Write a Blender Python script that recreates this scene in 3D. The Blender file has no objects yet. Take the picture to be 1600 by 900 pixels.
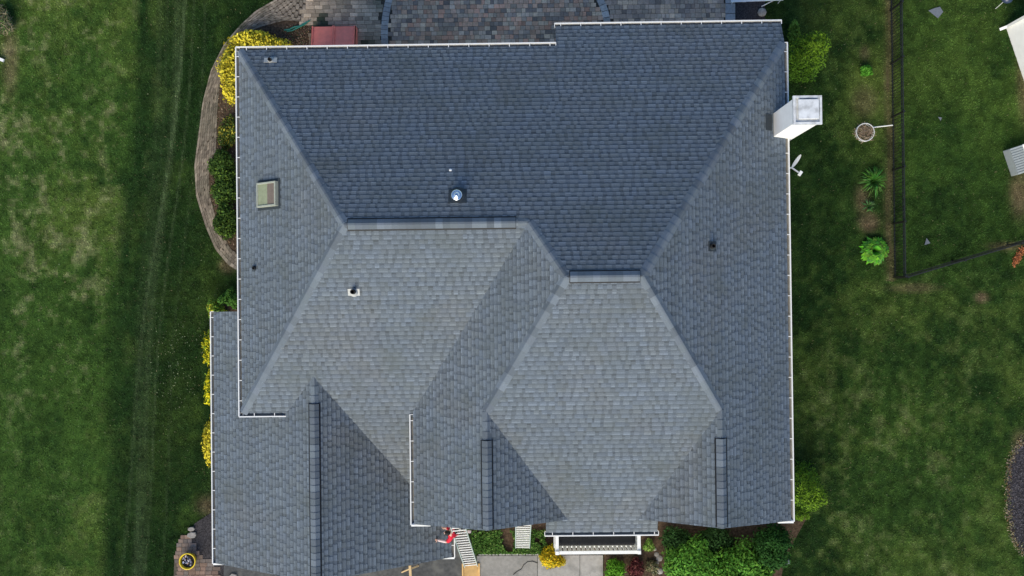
import bpy, math, random
import numpy as np
from mathutils import Vector, Matrix
from mathutils.geometry import tessellate_polygon
random.seed(7); RNG = np.random.default_rng(11)
SC = bpy.context.scene; COL = SC.collection
R = math.radians

# ------------------------------------------------------------------ camera, sky, sun, exposure
H = 40.0; FPX = 1661.4; TX, TY, RL = 0.0111, -0.0098, 0.0115
def _m(a): return Matrix(a)
Rz = _m([[math.cos(RL), -math.sin(RL), 0], [math.sin(RL), math.cos(RL), 0], [0, 0, 1]])
Ry = _m([[math.cos(TX), 0, -math.sin(TX)], [0, 1, 0], [math.sin(TX), 0, math.cos(TX)]])
Rx = _m([[1, 0, 0], [0, math.cos(TY), -math.sin(TY)], [0, math.sin(TY), math.cos(TY)]])
RC = Rx @ Ry @ Rz
cd = bpy.data.cameras.new("camera"); cam = bpy.data.objects.new("camera", cd); COL.objects.link(cam)
cam.matrix_world = Matrix.Translation((0, 0, H)) @ RC.transposed().to_4x4()
cd.sensor_width = 36; cd.lens = FPX / 1600 * 36; cd.clip_end = 2000; cd.clip_start = 0.5
SC.camera = cam
SUN_EL, SUN_AZ = 38, 197            # azimuth clockwise from north (+Y)
w = bpy.data.worlds.new("World"); SC.world = w; w.use_nodes = True
nt = w.node_tree; nt.nodes.clear()
sky = nt.nodes.new("ShaderNodeTexSky"); sky.sky_type = 'NISHITA'; sky.sun_disc = False
sky.sun_elevation = R(SUN_EL); sky.sun_rotation = R(SUN_AZ); sky.air_density = 1.0; sky.dust_density = 0.3; sky.ozone_density = 4.0
bg = nt.nodes.new("ShaderNodeBackground"); bg.inputs[1].default_value = 0.105
wo = nt.nodes.new("ShaderNodeOutputWorld"); nt.links.new(sky.outputs[0], bg.inputs[0]); nt.links.new(bg.outputs[0], wo.inputs[0])
sl = bpy.data.lights.new("sun", 'SUN'); sl.energy = 2.6; sl.angle = R(45); sl.color = (1.0, 0.88, 0.66)
so = bpy.data.objects.new("sun", sl); COL.objects.link(so)
sd = Vector((math.sin(R(SUN_AZ)) * math.cos(R(SUN_EL)), math.cos(R(SUN_AZ)) * math.cos(R(SUN_EL)), math.sin(R(SUN_EL))))
so.rotation_euler = sd.to_track_quat('Z', 'Y').to_euler(); so.location = (0, 0, 60)
SC.view_settings.view_transform = 'Standard'; SC.view_settings.look = 'None'
SC.view_settings.exposure = 0.85; SC.view_settings.gamma = 1; SC.view_settings.use_curve_mapping = False

def P(px, py, z=0.0):
    """point of the place at height z that a surveyor reads off the aerial photograph"""
    d = RC.transposed() @ Vector(((px - 800) / FPX, -(py - 450) / FPX, -1))
    t = (z - H) / d.z
    return Vector((d.x * t, d.y * t, z))
def P2(px, py, z=0.0):
    v = P(px, py, z); return (v.x, v.y)

# ------------------------------------------------------------------ helpers
def tag(o, label=None, cat=None, group=None, kind=None):
    if label: o['label'] = label
    if cat: o['category'] = cat
    if group: o['group'] = group
    if kind: o['kind'] = kind
    return o
ROOT = {}
def thing(name, loc, label, cat, group=None):
    o = bpy.data.objects.new(name, None); COL.objects.link(o); o.location = loc; o.empty_display_size = .2
    ROOT[o.name] = Vector(loc); return tag(o, label, cat, group)
def base_of(o):
    while o.parent: o = o.parent
    return ROOT.get(o.name, Vector((0, 0, 0)))
class MB:
    def __init__(s): s.v = []; s.f = []; s.c = []; s.sm = []
    def face(s, pts, col=(1, 1, 1), smooth=False):
        n = len(s.v); s.v += [tuple(p) for p in pts]; s.f.append(tuple(range(n, n + len(pts)))); s.c.append(col); s.sm.append(smooth)
    def grid(s, verts, faces, col=(1, 1, 1), smooth=False):
        n = len(s.v); s.v += [tuple(p) for p in verts]
        for f in faces: s.f.append(tuple(i + n for i in f)); s.c.append(col); s.sm.append(smooth)
    def box(s, c, size, rot=None, col=(1, 1, 1), taper=1.0):
        x, y, z = [d / 2 for d in size]; M = rot if rot else Matrix.Identity(3); c = Vector(c)
        vs = [c + M @ Vector(p) for p in [(-x, -y, -z), (x, -y, -z), (x, y, -z), (-x, y, -z), (-x * taper, -y * taper, z), (x * taper, -y * taper, z), (x * taper, y * taper, z), (-x * taper, y * taper, z)]]
        s.grid(vs, [(3, 2, 1, 0), (4, 5, 6, 7), (0, 1, 5, 4), (1, 2, 6, 5), (2, 3, 7, 6), (3, 0, 4, 7)], col)
    def prism(s, poly, z0, z1, col=(1, 1, 1)):
        n = len(poly)
        if sum(poly[i][0] * poly[(i + 1) % n][1] - poly[(i + 1) % n][0] * poly[i][1] for i in range(n)) < 0: poly = poly[::-1]
        vs = [(p[0], p[1], z0) for p in poly] + [(p[0], p[1], z1) for p in poly]
        fs = [tuple(range(n))[::-1], tuple(range(n, 2 * n))] + [(i, (i + 1) % n, n + (i + 1) % n, n + i) for i in range(n)]
        s.grid(vs, fs, col)
    def bar(s, a, b, wd, ht, col=(1, 1, 1), up=(0, 0, 1)):
        a, b = Vector(a), Vector(b); d = b - a; L = d.length; x = d / L; u = Vector(up)
        if abs(x.dot(u)) > .98: u = Vector((1, 0, 0))
        y = u.cross(x).normalized(); z = x.cross(y)
        s.box((a + b) / 2, (L, wd, ht), Matrix((x, y, z)).transposed(), col)
    def tube(s, pts, r, n=8, col=(1, 1, 1), cap=True):
        pts = [Vector(p) for p in pts]; rs = r if isinstance(r, (list, tuple)) else [r] * len(pts); vs = []; fs = []
        for i, p in enumerate(pts):
            d = (pts[min(i + 1, len(pts) - 1)] - pts[max(i - 1, 0)]).normalized()
            u = Vector((0, 0, 1)) if abs(d.z) < .9 else Vector((1, 0, 0))
            a = u.cross(d).normalized(); b = d.cross(a)
            for k in range(n):
                t = 2 * math.pi * k / n; vs.append(p + (a * math.cos(t) + b * math.sin(t)) * rs[i])
        for i in range(len(pts) - 1):
            for k in range(n): fs.append((i * n + k, i * n + (k + 1) % n, (i + 1) * n + (k + 1) % n, (i + 1) * n + k))
        s.grid(vs, fs, col, True)
        if cap:
            s.face([vs[k] for k in range(n)][::-1], col); s.face([vs[-n + k] for k in range(n)], col)
    def lathe(s, c, prof, n=24, col=(1, 1, 1)):
        c = Vector(c); vs = []; fs = []
        for r, z in prof:
            for k in range(n):
                t = 2 * math.pi * k / n; vs.append(c + Vector((r * math.cos(t), r * math.sin(t), z)))
        for i in range(len(prof) - 1):
            for k in range(n): fs.append((i * n + k, i * n + (k + 1) % n, (i + 1) * n + (k + 1) % n, (i + 1) * n + k))
        s.grid(vs, fs, col, True)
    def build(s, name, m, parent=None, bevel=0):
        me = bpy.data.meshes.new(name); b = base_of(parent) if parent else Vector((0, 0, 0))
        me.from_pydata([(v[0] - b.x, v[1] - b.y, v[2] - b.z) for v in s.v], [], s.f)
        me.polygons.foreach_set('use_smooth', s.sm)
        ca = me.color_attributes.new("Tone", 'FLOAT_COLOR', 'CORNER')
        arr = np.ones((len(me.loops), 4), np.float32)
        cnt = np.array([len(f) for f in s.f]); arr[:, :3] = np.repeat(np.array(s.c, np.float32).reshape(-1, 3), cnt, axis=0)
        ca.data.foreach_set('color', arr.ravel())
        me.materials.append(m); me.update()
        o = bpy.data.objects.new(name, me); COL.objects.link(o)
        if parent: o.parent = parent
        if bevel:
            md = o.modifiers.new("bevel", 'BEVEL'); md.width = bevel; md.segments = 2; md.limit_method = 'ANGLE'
        return o
def np_mesh(name, V, F, C, m, parent=None):
    """V (n,3), F (k,3 or 4) int, C (k,3) one tone per face"""
    b = base_of(parent) if parent else Vector((0, 0, 0))
    me = bpy.data.meshes.new(name); V = V - np.array(b)[None, :]
    k, q = F.shape
    me.vertices.add(len(V)); me.vertices.foreach_set('co', V.astype(np.float32).ravel())
    me.loops.add(k * q); me.loops.foreach_set('vertex_index', F.astype(np.int32).ravel())
    me.polygons.add(k); me.polygons.foreach_set('loop_start', (np.arange(k) * q).astype(np.int32)); 
    me.update(calc_edges=True); me.validate()
    ca = me.color_attributes.new("Tone", 'FLOAT_COLOR', 'CORNER')
    arr = np.ones((k * q, 4), np.float32); arr[:, :3] = np.repeat(C, q, axis=0); ca.data.foreach_set('color', arr.ravel())
    me.materials.append(m); o = bpy.data.objects.new(name, me); COL.objects.link(o)
    if parent: o.parent = parent
    return o
def mat(name, col, rough=.8, var=.15, scale=6, bump=.2, bscale=None, spec=.3, metal=0, detail=5, stain=None, stain_amt=.5, stain_scale=.6, trans=0, tone=True, stain2=None):
    m = bpy.data.materials.new(name); m.use_nodes = True; n = m.node_tree.nodes; l = m.node_tree.links
    p = n['Principled BSDF']; p.inputs['Roughness'].default_value = rough; p.inputs['Metallic'].default_value = metal
    p.inputs['Specular IOR Level'].default_value = spec
    tc = n.new('ShaderNodeTexCoord'); no = n.new('ShaderNodeTexNoise'); no.inputs['Scale'].default_value = scale; no.inputs['Detail'].default_value = detail
    l.new(tc.outputs['Object'], no.inputs['Vector'])
    mr = n.new('ShaderNodeMapRange'); mr.inputs[1].default_value = .3; mr.inputs[2].default_value = .7; mr.inputs[3].default_value = 1 - var; mr.inputs[4].default_value = 1 + var
    l.new(no.outputs['Fac'], mr.inputs[0])
    at = n.new('ShaderNodeAttribute'); at.attribute_name = 'Tone'
    mu = n.new('ShaderNodeMix'); mu.data_type = 'RGBA'; mu.blend_type = 'MULTIPLY'; mu.inputs[0].default_value = 1
    mu.inputs[6].default_value = (*col, 1); mu.inputs[7].default_value = (1, 1, 1, 1)
    if tone: l.new(at.outputs['Color'], mu.inputs[7])
    m2 = n.new('ShaderNodeVectorMath'); m2.operation = 'SCALE'; l.new(mu.outputs[2], m2.inputs[0]); l.new(mr.outputs[0], m2.inputs['Scale'])
    last = m2.outputs[0]
    if stain:
        ns = n.new('ShaderNodeTexNoise'); ns.inputs['Scale'].default_value = stain_scale; ns.inputs['Detail'].default_value = 6; l.new(tc.outputs['Object'], ns.inputs['Vector'])
        ms = n.new('ShaderNodeMapRange'); ms.inputs[1].default_value = .5; ms.inputs[2].default_value = .68; ms.inputs[4].default_value = stain_amt; l.new(ns.outputs['Fac'], ms.inputs[0])
        mx = n.new('ShaderNodeMix'); mx.data_type = 'RGBA'; l.new(ms.outputs[0], mx.inputs[0]); l.new(last, mx.inputs[6]); mx.inputs[7].default_value = (*stain, 1); last = mx.outputs[2]
    if stain2:
        n3 = n.new('ShaderNodeTexNoise'); n3.inputs['Scale'].default_value = .33; n3.inputs['Detail'].default_value = 3; n3.inputs['W' if False else 'Distortion'].default_value = .6; l.new(tc.outputs['Object'], n3.inputs['Vector'])
        m3 = n.new('ShaderNodeMapRange'); m3.inputs[1].default_value = .48; m3.inputs[2].default_value = .7; m3.inputs[4].default_value = .22; l.new(n3.outputs['Fac'], m3.inputs[0])
        mx3 = n.new('ShaderNodeMix'); mx3.data_type = 'RGBA'; l.new(m3.outputs[0], mx3.inputs[0]); l.new(last, mx3.inputs[6])
        sc3 = n.new('ShaderNodeVectorMath'); sc3.operation = 'MULTIPLY'; l.new(last, sc3.inputs[0]); sc3.inputs[1].default_value = [stain2[k] / col[k] for k in range(3)]
        l.new(sc3.outputs[0], mx3.inputs[7]); last = mx3.outputs[2]
    l.new(last, p.inputs['Base Color'])
    if bump:
        nb = n.new('ShaderNodeTexNoise'); nb.inputs['Scale'].default_value = bscale or scale * 6; l.new(tc.outputs['Object'], nb.inputs['Vector'])
        bu = n.new('ShaderNodeBump'); bu.inputs['Strength'].default_value = bump; bu.inputs['Distance'].default_value = .01
        l.new(nb.outputs['Fac'], bu.inputs['Height']); l.new(bu.outputs[0], p.inputs['Normal'])
    if trans: p.inputs['Transmission Weight'].default_value = trans
    return m
M = dict(
 pale_cloth2=mat('pale_shoe', (.6, .5, .5), .7, .1, 20, .1),
 shingle=mat('asphalt_shingle', (.123, .149, .176), .85, .16, 34, .5, 120, .25, stain=(.09, .105, .10), stain_amt=.38, stain_scale=.7, stain2=(.165, .155, .145)),
 cap=mat('cap_shingle', (.130, .156, .183), .85, .08, 30, .4, 120, .25),
 vent_black=mat('black_vent_plastic', (.008, .009, .011), .6, .1, 8, 0),
 white=mat('white_painted_metal', (.8, .81, .8), .4, .05, 3, .05, stain=(.55, .55, .5), stain_amt=.25, stain_scale=3),
 gutter_in=mat('gutter_dirt', (.05, .05, .05), .9, .5, 5, .3),
 siding=mat('cream_siding', (.62, .6, .54), .6, .06, 3, .1),
 chimney=mat('white_chimney_board', (.9, .9, .89), .55, .04, 4, .1),
 galv=mat('galvanised_cap', (.68, .70, .71), .45, .12, 7, .1, metal=.15, stain=(.3, .3, .29), stain_amt=.5, stain_scale=5),
 alu=mat('bare_aluminium', (.72, .73, .72), .35, .08, 12, .05, metal=.3),
 rubber=mat('black_rubber', (.015, .015, .016), .7, .1, 20, .1),
 lead=mat('pale_flashing', (.42, .43, .42), .6, .15, 20, .1),
 darkmetal=mat('dark_flashing', (.035, .045, .055), .6, .15, 20, .1),
 chrome=mat('polished_steel', (.85, .86, .87), .15, .05, 8, 0, metal=1),
 sky_frame=mat('skylight_frame', (.34, .36, .30), .5, .1, 12, .1),
 sky_glass=mat('skylight_glass', (.27, .30, .2), .1, .12, 6, 0, spec=.4),
 sky_reflect=mat('skylight_brown_reflection', (.17, .135, .115), .3, .1, 10, 0, spec=.4),
 red=mat('faded_red_steel', (.92, .24, .17), .55, .1, 5, .1, stain=(.72, .16, .12), stain_amt=.4, stain_scale=3),
 paver=mat('concrete_paver', (1, 1, 1), .9, .16, 14, .5, 60, .2),
 joint=mat('paver_joint_sand', (.085, .072, .055), .95, .3, 12, .4),
 concrete=mat('walk_concrete', (.34, .33, .31), .9, .12, 9, .4, 60, .2, stain=(.16, .16, .15), stain_amt=.6, stain_scale=1.6),
 drive=mat('dark_driveway', (.075, .078, .08), .92, .22, 8, .5, 60, .2, stain=(.15, .15, .14), stain_amt=.5, stain_scale=2.2),
 soil=mat('bed_soil', (.075, .052, .035), .95, .5, 14, 1, 50, .1),
 mulch=mat('dark_mulch', (.045, .042, .045), .95, .6, 22, 1, 60, .1),
 leaf=mat('leaf', (1, 1, 1), .75, .12, 3, 0, spec=.12),
 blade=mat('grass_blade', (1, 1, 1), .7, .1, 3, 0, spec=.15),
 bark=mat('bark', (.09, .06, .04), .9, .3, 20, .6),
 black=mat('black_fence_aluminium', (.012, .013, .014), .45, .1, 10, 0, spec=.4),
 yellow=mat('yellow_plastic', (.75, .55, .03), .45, .08, 10, .05),
 blue=mat('dark_blue_enamel', (.03, .045, .09), .3, .1, 10, 0, spec=.5),
 wood=mat('plywood', (.5, .32, .13), .8, .14, 6, .2),
 lumber=mat('pine_lumber', (.55, .4, .22), .8, .12, 8, .2),
 slate=mat('grey_scrap', (.13, .15, .18), .8, .15, 30, .3),
 greybox=mat('grey_resin', (.3, .34, .36), .6, .08, 12, .1),
 stone=mat('grey_stone', (.3, .28, .26), .9, .25, 10, .6),
 hose=mat('teal_hose', (.03, .2, .15), .5, .1, 20, 0),
 twig=mat('dry_twig', (.3, .24, .17), .9, .25, 20, .2),
 skin=mat('skin', (.62, .38, .30), .5, .05, 20, .05, tone=False), shirt=mat('red_shirt', (.6, .015, .04), .75, .1, 20, .2, tone=False),
 dark_cloth=mat('black_cloth', (.012, .012, .015), .85, .15, 20, .3, tone=False), hair=mat('dark_hair', (.012, .009, .008), .6, .2, 60, .5, tone=False),
 pale_cloth=mat('pale_sleeve', (.75, .6, .6), .7, .08, 20, .2, tone=False),
 deck=mat('dark_membrane', (.035, .036, .04), .8, .15, 5, .2),
)

# ------------------------------------------------------------------ noise for the ground colours
def vnoise(x, y, s, seed=0):
    x = x / s + seed * 17.3; y = y / s + seed * 9.1
    xi = np.floor(x).astype(np.int64); yi = np.floor(y).astype(np.int64); fx = x - xi; fy = y - yi
    fx = fx * fx * (3 - 2 * fx); fy = fy * fy * (3 - 2 * fy)
    def h(a, b):
        n = (a * 374761393 + b * 668265263 + seed * 1274126177) & 0xffffffff
        n = ((n ^ (n >> 13)) * 1274126177) & 0xffffffff
        return ((n ^ (n >> 16)) & 0xffff) / 65535.0
    return (h(xi, yi) * (1 - fx) + h(xi + 1, yi) * fx) * (1 - fy) + (h(xi, yi + 1) * (1 - fx) + h(xi + 1, yi + 1) * fx) * fy
def fbm(x, y, s, seed=0, o=4):
    t = 0; a = .5; n = 0
    for k in range(o): t = t + a * vnoise(x, y, s / 2 ** k, seed + k); n += a; a *= .55
    return t / n
def sstep(a, b, x): t = np.clip((x - a) / (b - a), 0, 1); return t * t * (3 - 2 * t)
O0 = P(0, 0); KX = (P(1600, 450) - P(0, 450)).length / 1600
def plan(x, y):      # world -> metres measured in photo-plan units (east of / south of the north-west corner of the plot)
    c, s = math.cos(RL), math.sin(RL); u = c * x - s * y; v = s * x + c * y
    return 818.4 + u / KX, 466.2 - v / KX
def lawn_colour(x, y):
    px, py = plan(x, y)
    n1 = fbm(x, y, 1.6, 1); n2 = fbm(x, y, .45, 5); n3 = fbm(x * 1.0, y * .25, .5, 9); n4 = fbm(x, y, 4.5, 13, 3)
    dark = np.array([.011, .029, .007]); mid = np.array([.033, .070, .013]); lime = np.array([.074, .112, .022]); straw = np.array([.17, .172, .088]); brown = np.array([.10, .075, .045])
    wleft = 1 - sstep(-25, 45, px - (238 - .085 * py) + (n4 - .5) * 60)      # the worn, paler western lawn
    wright = sstep(1230, 1260, px); beyond = sstep(1400, 1408, px) * (1 - sstep(-6, 6, py - (434 - (px - 1405) * .3)))
    rs = wright * (1 - beyond)
    xb0 = 240 - .06 * py + (n4 - .5) * 26 + (n1 - .5) * 16
    band = sstep(-12, 12, px - xb0 + 10) * (1 - .55 * sstep(20, 60, px - xb0 - 45)) * (px < 400)
    n5 = fbm(x, y, .22, 71, 2); n6 = fbm(x, y * .12, .6, 75, 3)
    a = np.clip(.18 + .70 * wleft + .38 * beyond + rs * (.02 + .10 * sstep(1290, 1360, px) + .42 * sstep(430, 760, py) * sstep(1240, 1400, px)) + (n1 - .5) * 1.1 + (n2 - .5) * .9 + (n5 - .5) * .7 + (n6 - .5) * .8 * (px < 400) - .6 * band, 0, 1)  # kept darker beside the east wall: house shade painted into the grass colour
    c = dark[None] * (1 - a[:, None]) + mid[None] * a[:, None]
    b = np.clip((n4 - .45) * 2.2 + (n1 - .5) + (n2 - .5), 0, 1) * (.3 + .7 * np.maximum(wleft * 1.15, wright * .75)) * .85 * (1 - .6 * beyond)
    c = c * (1 - b[:, None]) + lime[None] * b[:, None]
    st = np.clip((n2 * .45 + n5 * .35 + n3 * .25 + n1 * .22 + n4 * .12 - .715) * 4.2, 0, 1) * (wleft * (.35 + .65 * (1 - sstep(110, 240, px + (py - 300) * .12))) * (1 - .6 * sstep(480, 700, py)) + rs * .3 * sstep(420, 640, py) * (1 - sstep(1480, 1560, px)) + rs * .08)
    st = st * (1 - .8 * np.exp(-((py - 115 - (px - 80) * .12) / 22) ** 2) * (px < 230))
    c = c * (1 - .72 * st[:, None]) + straw[None] * .72 * st[:, None]
    # mower tracks down the western side
    for x0, k, wd, am in ((286, -.115, 2.8, .6), (274, -.07, 7, .35), (258, -.06, 3, .3), (300, -.09, 2.2, .3), (246, -.05, 5, .2), (318, -.08, 2, .2), (222, -.06, 18, -1.0), (262, -.08, 10, -.5), (304, -.05, 7, -.3)):
        xc = x0 + k * py + 6 * np.sin(py / 110)
        m_ = np.exp(-((px - xc) / wd) ** 2) * (.45 + .9 * n3) * abs(am)
        tgt = np.array([.075, .11, .05]) if am > 0 else dark
        c = c * (1 - m_[:, None]) + tgt[None] * m_[:, None]
    # bare strip beside the fence, worn patches
    fx = 1388 + 2 * np.sin(py / 30)
    m_ = np.exp(-((px - fx) / 7) ** 2) * (py < 440) * (.3 + n2)
    c = c * (1 - .75 * m_[:, None]) + brown[None] * .75 * m_[:, None]
    for bx, by, rx, ry, am in ((1356, 348, 16, 15, 1), (1345, 312, 12, 22, .7), (1530, 465, 11, 8, 1), (1350, 85, 8, 12, .5), (1350, 160, 20, 25, .5), (1590, 300, 16, 40, .8), (1598, 130, 12, 60, .6), (1425, 450, 40, 8, .5), (1570, 385, 30, 7, .6), (330, 790, 22, 16, .7), (355, 415, 14, 12, .8), (10, 95, 12, 50, .6), (1590, 690, 14, 20, .6)):
        m_ = np.exp(-(((px - bx) / rx) ** 2 + ((py - by) / ry) ** 2) ** 1.5) * am * np.clip(.4 + n2 * 1.1, 0, 1)
        c = c * (1 - m_[:, None]) + (brown * 1.3)[None] * m_[:, None]
    c = c * (1 + .18 * wleft[:, None]) * (.66 + .96 * fbm(x, y, .18, 21, 2))[:, None]
    return c

# ------------------------------------------------------------------ ground sheets
xs = np.concatenate([-np.geomspace(600, 22, 26)[:-1], np.arange(-22, 22.01, .1), np.geomspace(22, 600, 26)[1:]])
ys = np.concatenate([-np.geomspace(600, 14, 28)[:-1], np.arange(-14, 14.01, .1), np.geomspace(14, 600, 28)[1:]])
GX, GY = np.meshgrid(xs, ys); nx, ny = len(xs), len(ys)
V = np.stack([GX.ravel(), GY.ravel(), np.zeros(nx * ny)], 1)
idx = np.arange(nx * ny).reshape(ny, nx)
F = np.stack([idx[:-1, :-1].ravel(), idx[:-1, 1:].ravel(), idx[1:, 1:].ravel(), idx[1:, :-1].ravel()], 1)
cx = V[F].mean(1); gc = lawn_colour(cx[:, 0], cx[:, 1])
far = np.clip(np.maximum((np.abs(cx[:, 0]) - 19.5) / 2.5, (np.abs(cx[:, 1]) - 11.8) / 2), 0, 1)[:, None]; gc = gc * (1 - far) + np.array([.036, .072, .016])[None] * far
M['lawn'] = mat('lawn_ground', (1, 1, 1), .95, .25, 22, 1.0, 45, .05)
lawn = np_mesh('lawn', V, F, gc * .85, M['lawn']); tag(lawn, kind='structure')

def in_poly(x, y, poly):
    r = np.zeros(len(x), bool); n = len(poly)
    for i in range(n):
        x1, y1 = poly[i]; x2, y2 = poly[(i + 1) % n]
        c = ((y1 > y) != (y2 > y)) & (x < (x2 - x1) * (y - y1) / (y2 - y1 + 1e-12) + x1); r ^= c
    return r
def sheet(name, poly_px, z, m, kind='structure', t=.03):
    mb = MB(); pl = [P2(*p) for p in poly_px]
    pts = [Vector((a, b, 0)) for a, b in pl]
    for tri in tessellate_polygon([pts]):
        q = [pts[i] for i in tri]
        if (q[1] - q[0]).cross(q[2] - q[0]).z < 0: q = q[::-1]
        mb.face([(a.x, a.y, z) for a in q])
    n = len(pl)
    for i in range(n):
        a, b = pl[i], pl[(i + 1) % n]; mb.face([(a[0], a[1], z - t), (b[0], b[1], z - t), (b[0], b[1], z), (a[0], a[1], z)])
    o = mb.build(name, m); tag(o, kind=kind); return pl
OUT = [(445, -60), (437, -10), (430, 0), (400, 17), (375, 40), (350, 70), (330, 110), (317, 160), (310, 215), (304, 260), (307, 307), (322, 355), (337, 390), (357, 414), (375, 425)]
INN = [(385, 410), (360, 388), (341, 352), (328, 305), (327, 265), (338, 235), (340, 175), (345, 120), (352, 88), (378, 60), (402, 44), (445, 32), (480, 38)]
patio_poly = OUT + INN + [(486, 100), (560, 100), (1140, 100), (1140, -60)]
pl_patio = sheet('patio_bedding', patio_poly, .012, M['joint'])
bed_poly = [(385, 412), (360, 388), (341, 352), (328, 305), (327, 265), (338, 235), (340, 175), (345, 120), (352, 88), (378, 60), (402, 44), (445, 32), (486, 36), (486, 110), (430, 130), (420, 420)]
sheet('west_garden_bed', bed_poly, .02, M['soil'])
front_bed = [(735, 780), (1245, 780), (1262, 806), (1238, 850), (1225, 880), (1215, 930), (943, 930), (943, 866), (742, 866)]
sheet('front_garden_bed', front_bed, .02, M['soil'])
side_bed = [(330, 500), (345, 470), (420, 470), (420, 800), (332, 790), (334, 740), (330, 700)]
sheet('side_garden_bed', side_bed, .016, M['soil'])
corner_bed = [(304, 818), (338, 796), (420, 780), (420, 930), (335, 930), (305, 905), (292, 850)]
sheet('corner_garden_bed', corner_bed, .024, M['mulch'])
drive = [(350, 878), (350, 990), (743, 990), (743, 860), (700, 780), (420, 780)]
sheet('driveway', drive, .03, M['drive'])
steps_bed = [(1149, -60), (1149, 60), (1195, 60), (1195, -60)]
sheet('step_pit', steps_bed, .014, M['mulch'])
mulch = [(1650, 660), (1600, 683), (1588, 697), (1576, 725), (1573, 765), (1575, 805), (1582, 842), (1600, 866), (1650, 900)]
pl_mulch = sheet('east_mulch_bed', mulch, .02, M['mulch'])
side_pav = [(268, 990), (273, 868), (282, 838), (300, 836), (318, 860), (345, 870), (350, 990)]

# concrete walk in slabs
mb = MB()
for a, b, y0, tone in ((745, 839.7, 868, .8), (840.3, 905.7, 867, 1.0), (906.3, 942, 867, 1.05)):
    q = [P2(a, y0), P2(b, y0), P2(b, 990), P2(a, 990)]; mb.prism(q, -.05, .055, (tone,) * 3)
for k in range(9):
    a = 748 + k * 10.5; q = [P2(a, 863.5), P2(a + 9.3, 863.5), P2(a + 9.3, 867), P2(a, 867)]; mb.prism(q, -.05, .07, (1.2,) * 3)
walk = mb.build('front_walk', M['concrete'], bevel=.006); tag(walk, kind='structure')

# pavers -------------------------------------------------------------
def pave(mb, poly_px, row, wmin, wmax, tones, ang=0, z=.045, seed=1, moss=None, skip=None, offset=(0, 0)):
    rr = random.Random(seed); pl = [P2(*p) for p in poly_px]
    xs_ = [p[0] for p in pl]; ys_ = [p[1] for p in pl]; y = min(ys_)
    pa = np.array(pl)
    while y < max(ys_):
        x = min(xs_) - rr.random() * wmax
        while x < max(xs_):
            wd = rr.uniform(wmin, wmax); cxp, cyp = x + wd / 2, y + row / 2
            dbl = rr.random() < 0
            ok = in_poly(np.array([cxp]), np.array([cyp]), pl)[0]
            if ok and (skip is None or not skip(cxp, cyp)):
                t = list(rr.choice(tones)); f = rr.uniform(.95, 1.5)
                big = float(fbm(np.array([cxp]), np.array([cyp]), 1.5, 31)[0]); f *= .55 + .9 * big
                t = [v * f * k_ for v, k_ in zip(t, (1.36, 1.27, 1.17))]
                if moss:
                    mm = min(1, max(0, (float(fbm(np.array([cxp]), np.array([cyp]), .8, 41)[0]) - .42) * 4)) * moss(cxp, cyp)
                    t = [a * (1 - mm) + b * mm for a, b in zip(t, (.05, .062, .038))]
                g = .005; h = z + rr.uniform(-.003, .003)
                q = [(x + g, y + g), (x + wd - g, y + g), (x + wd - g, y + row - g), (x + g, y + row - g)]
                e = .004
                vs = [(a, b, .0) for a, b in q] + [(a, b, h - e) for a, b in q] + [(cxp + (a - cxp) * .93, cyp + (b - cyp) * .93, h) for a, b in q]
                fs = [(8, 9, 10, 11)] + [(i, (i + 1) % 4, 4 + (i + 1) % 4, 4 + i) for i in range(4)] + [(4 + i, 4 + (i + 1) % 4, 8 + (i + 1) % 4, 8 + i) for i in range(4)]
                mb.grid(vs, fs, tuple(t))
            x += wd
        y += row
warm = [(.40, .27, .20), (.45, .29, .205), (.33, .26, .205), (.25, .20, .17), (.42, .33, .26), (.47, .27, .19), (.20, .165, .145), (.48, .37, .27)]
grey = [(.27, .225, .175), (.32, .27, .21), (.23, .19, .15), (.35, .29, .225)]
def ring(cx_, cy_, r0, r1, a0, a1, n, mb, tones, z=.05, seed=3):
    rr = random.Random(seed)
    for k in range(n):
        t0 = R(a0 + (a1 - a0) * (k + .04) / n); t1 = R(a0 + (a1 - a0) * (k + .96) / n)
        q = [(cx_ + r * math.cos(t), cy_ + r * math.sin(t)) for r, t in ((r0, t0), (r1, t0), (r1, t1), (r0, t1))]
        c = rr.choice(tones); f = rr.uniform(.8, 1.15); mb.prism(q, 0, z, tuple(v * f for v in c))
def arc3(p1, p2, p3):
    ax, ay = p1; bx, by = p2; cx_, cy_ = p3
    d = 2 * (ax * (by - cy_) + bx * (cy_ - ay) + cx_ * (ay - by))
    ux = ((ax * ax + ay * ay) * (by - cy_) + (bx * bx + by * by) * (cy_ - ay) + (cx_ * cx_ + cy_ * cy_) * (ay - by)) / d
    uy = ((ax * ax + ay * ay) * (cx_ - bx) + (bx * bx + by * by) * (ax - cx_) + (cx_ * cx_ + cy_ * cy_) * (bx - ax)) / d
    return ux, uy, math.hypot(ax - ux, ay - uy)
lc = arc3(P2(611, -10), P2(603, 25), P2(602, 75)); rc = arc3(P2(930, -12), P2(944, 15), P2(949, 50))
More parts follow.
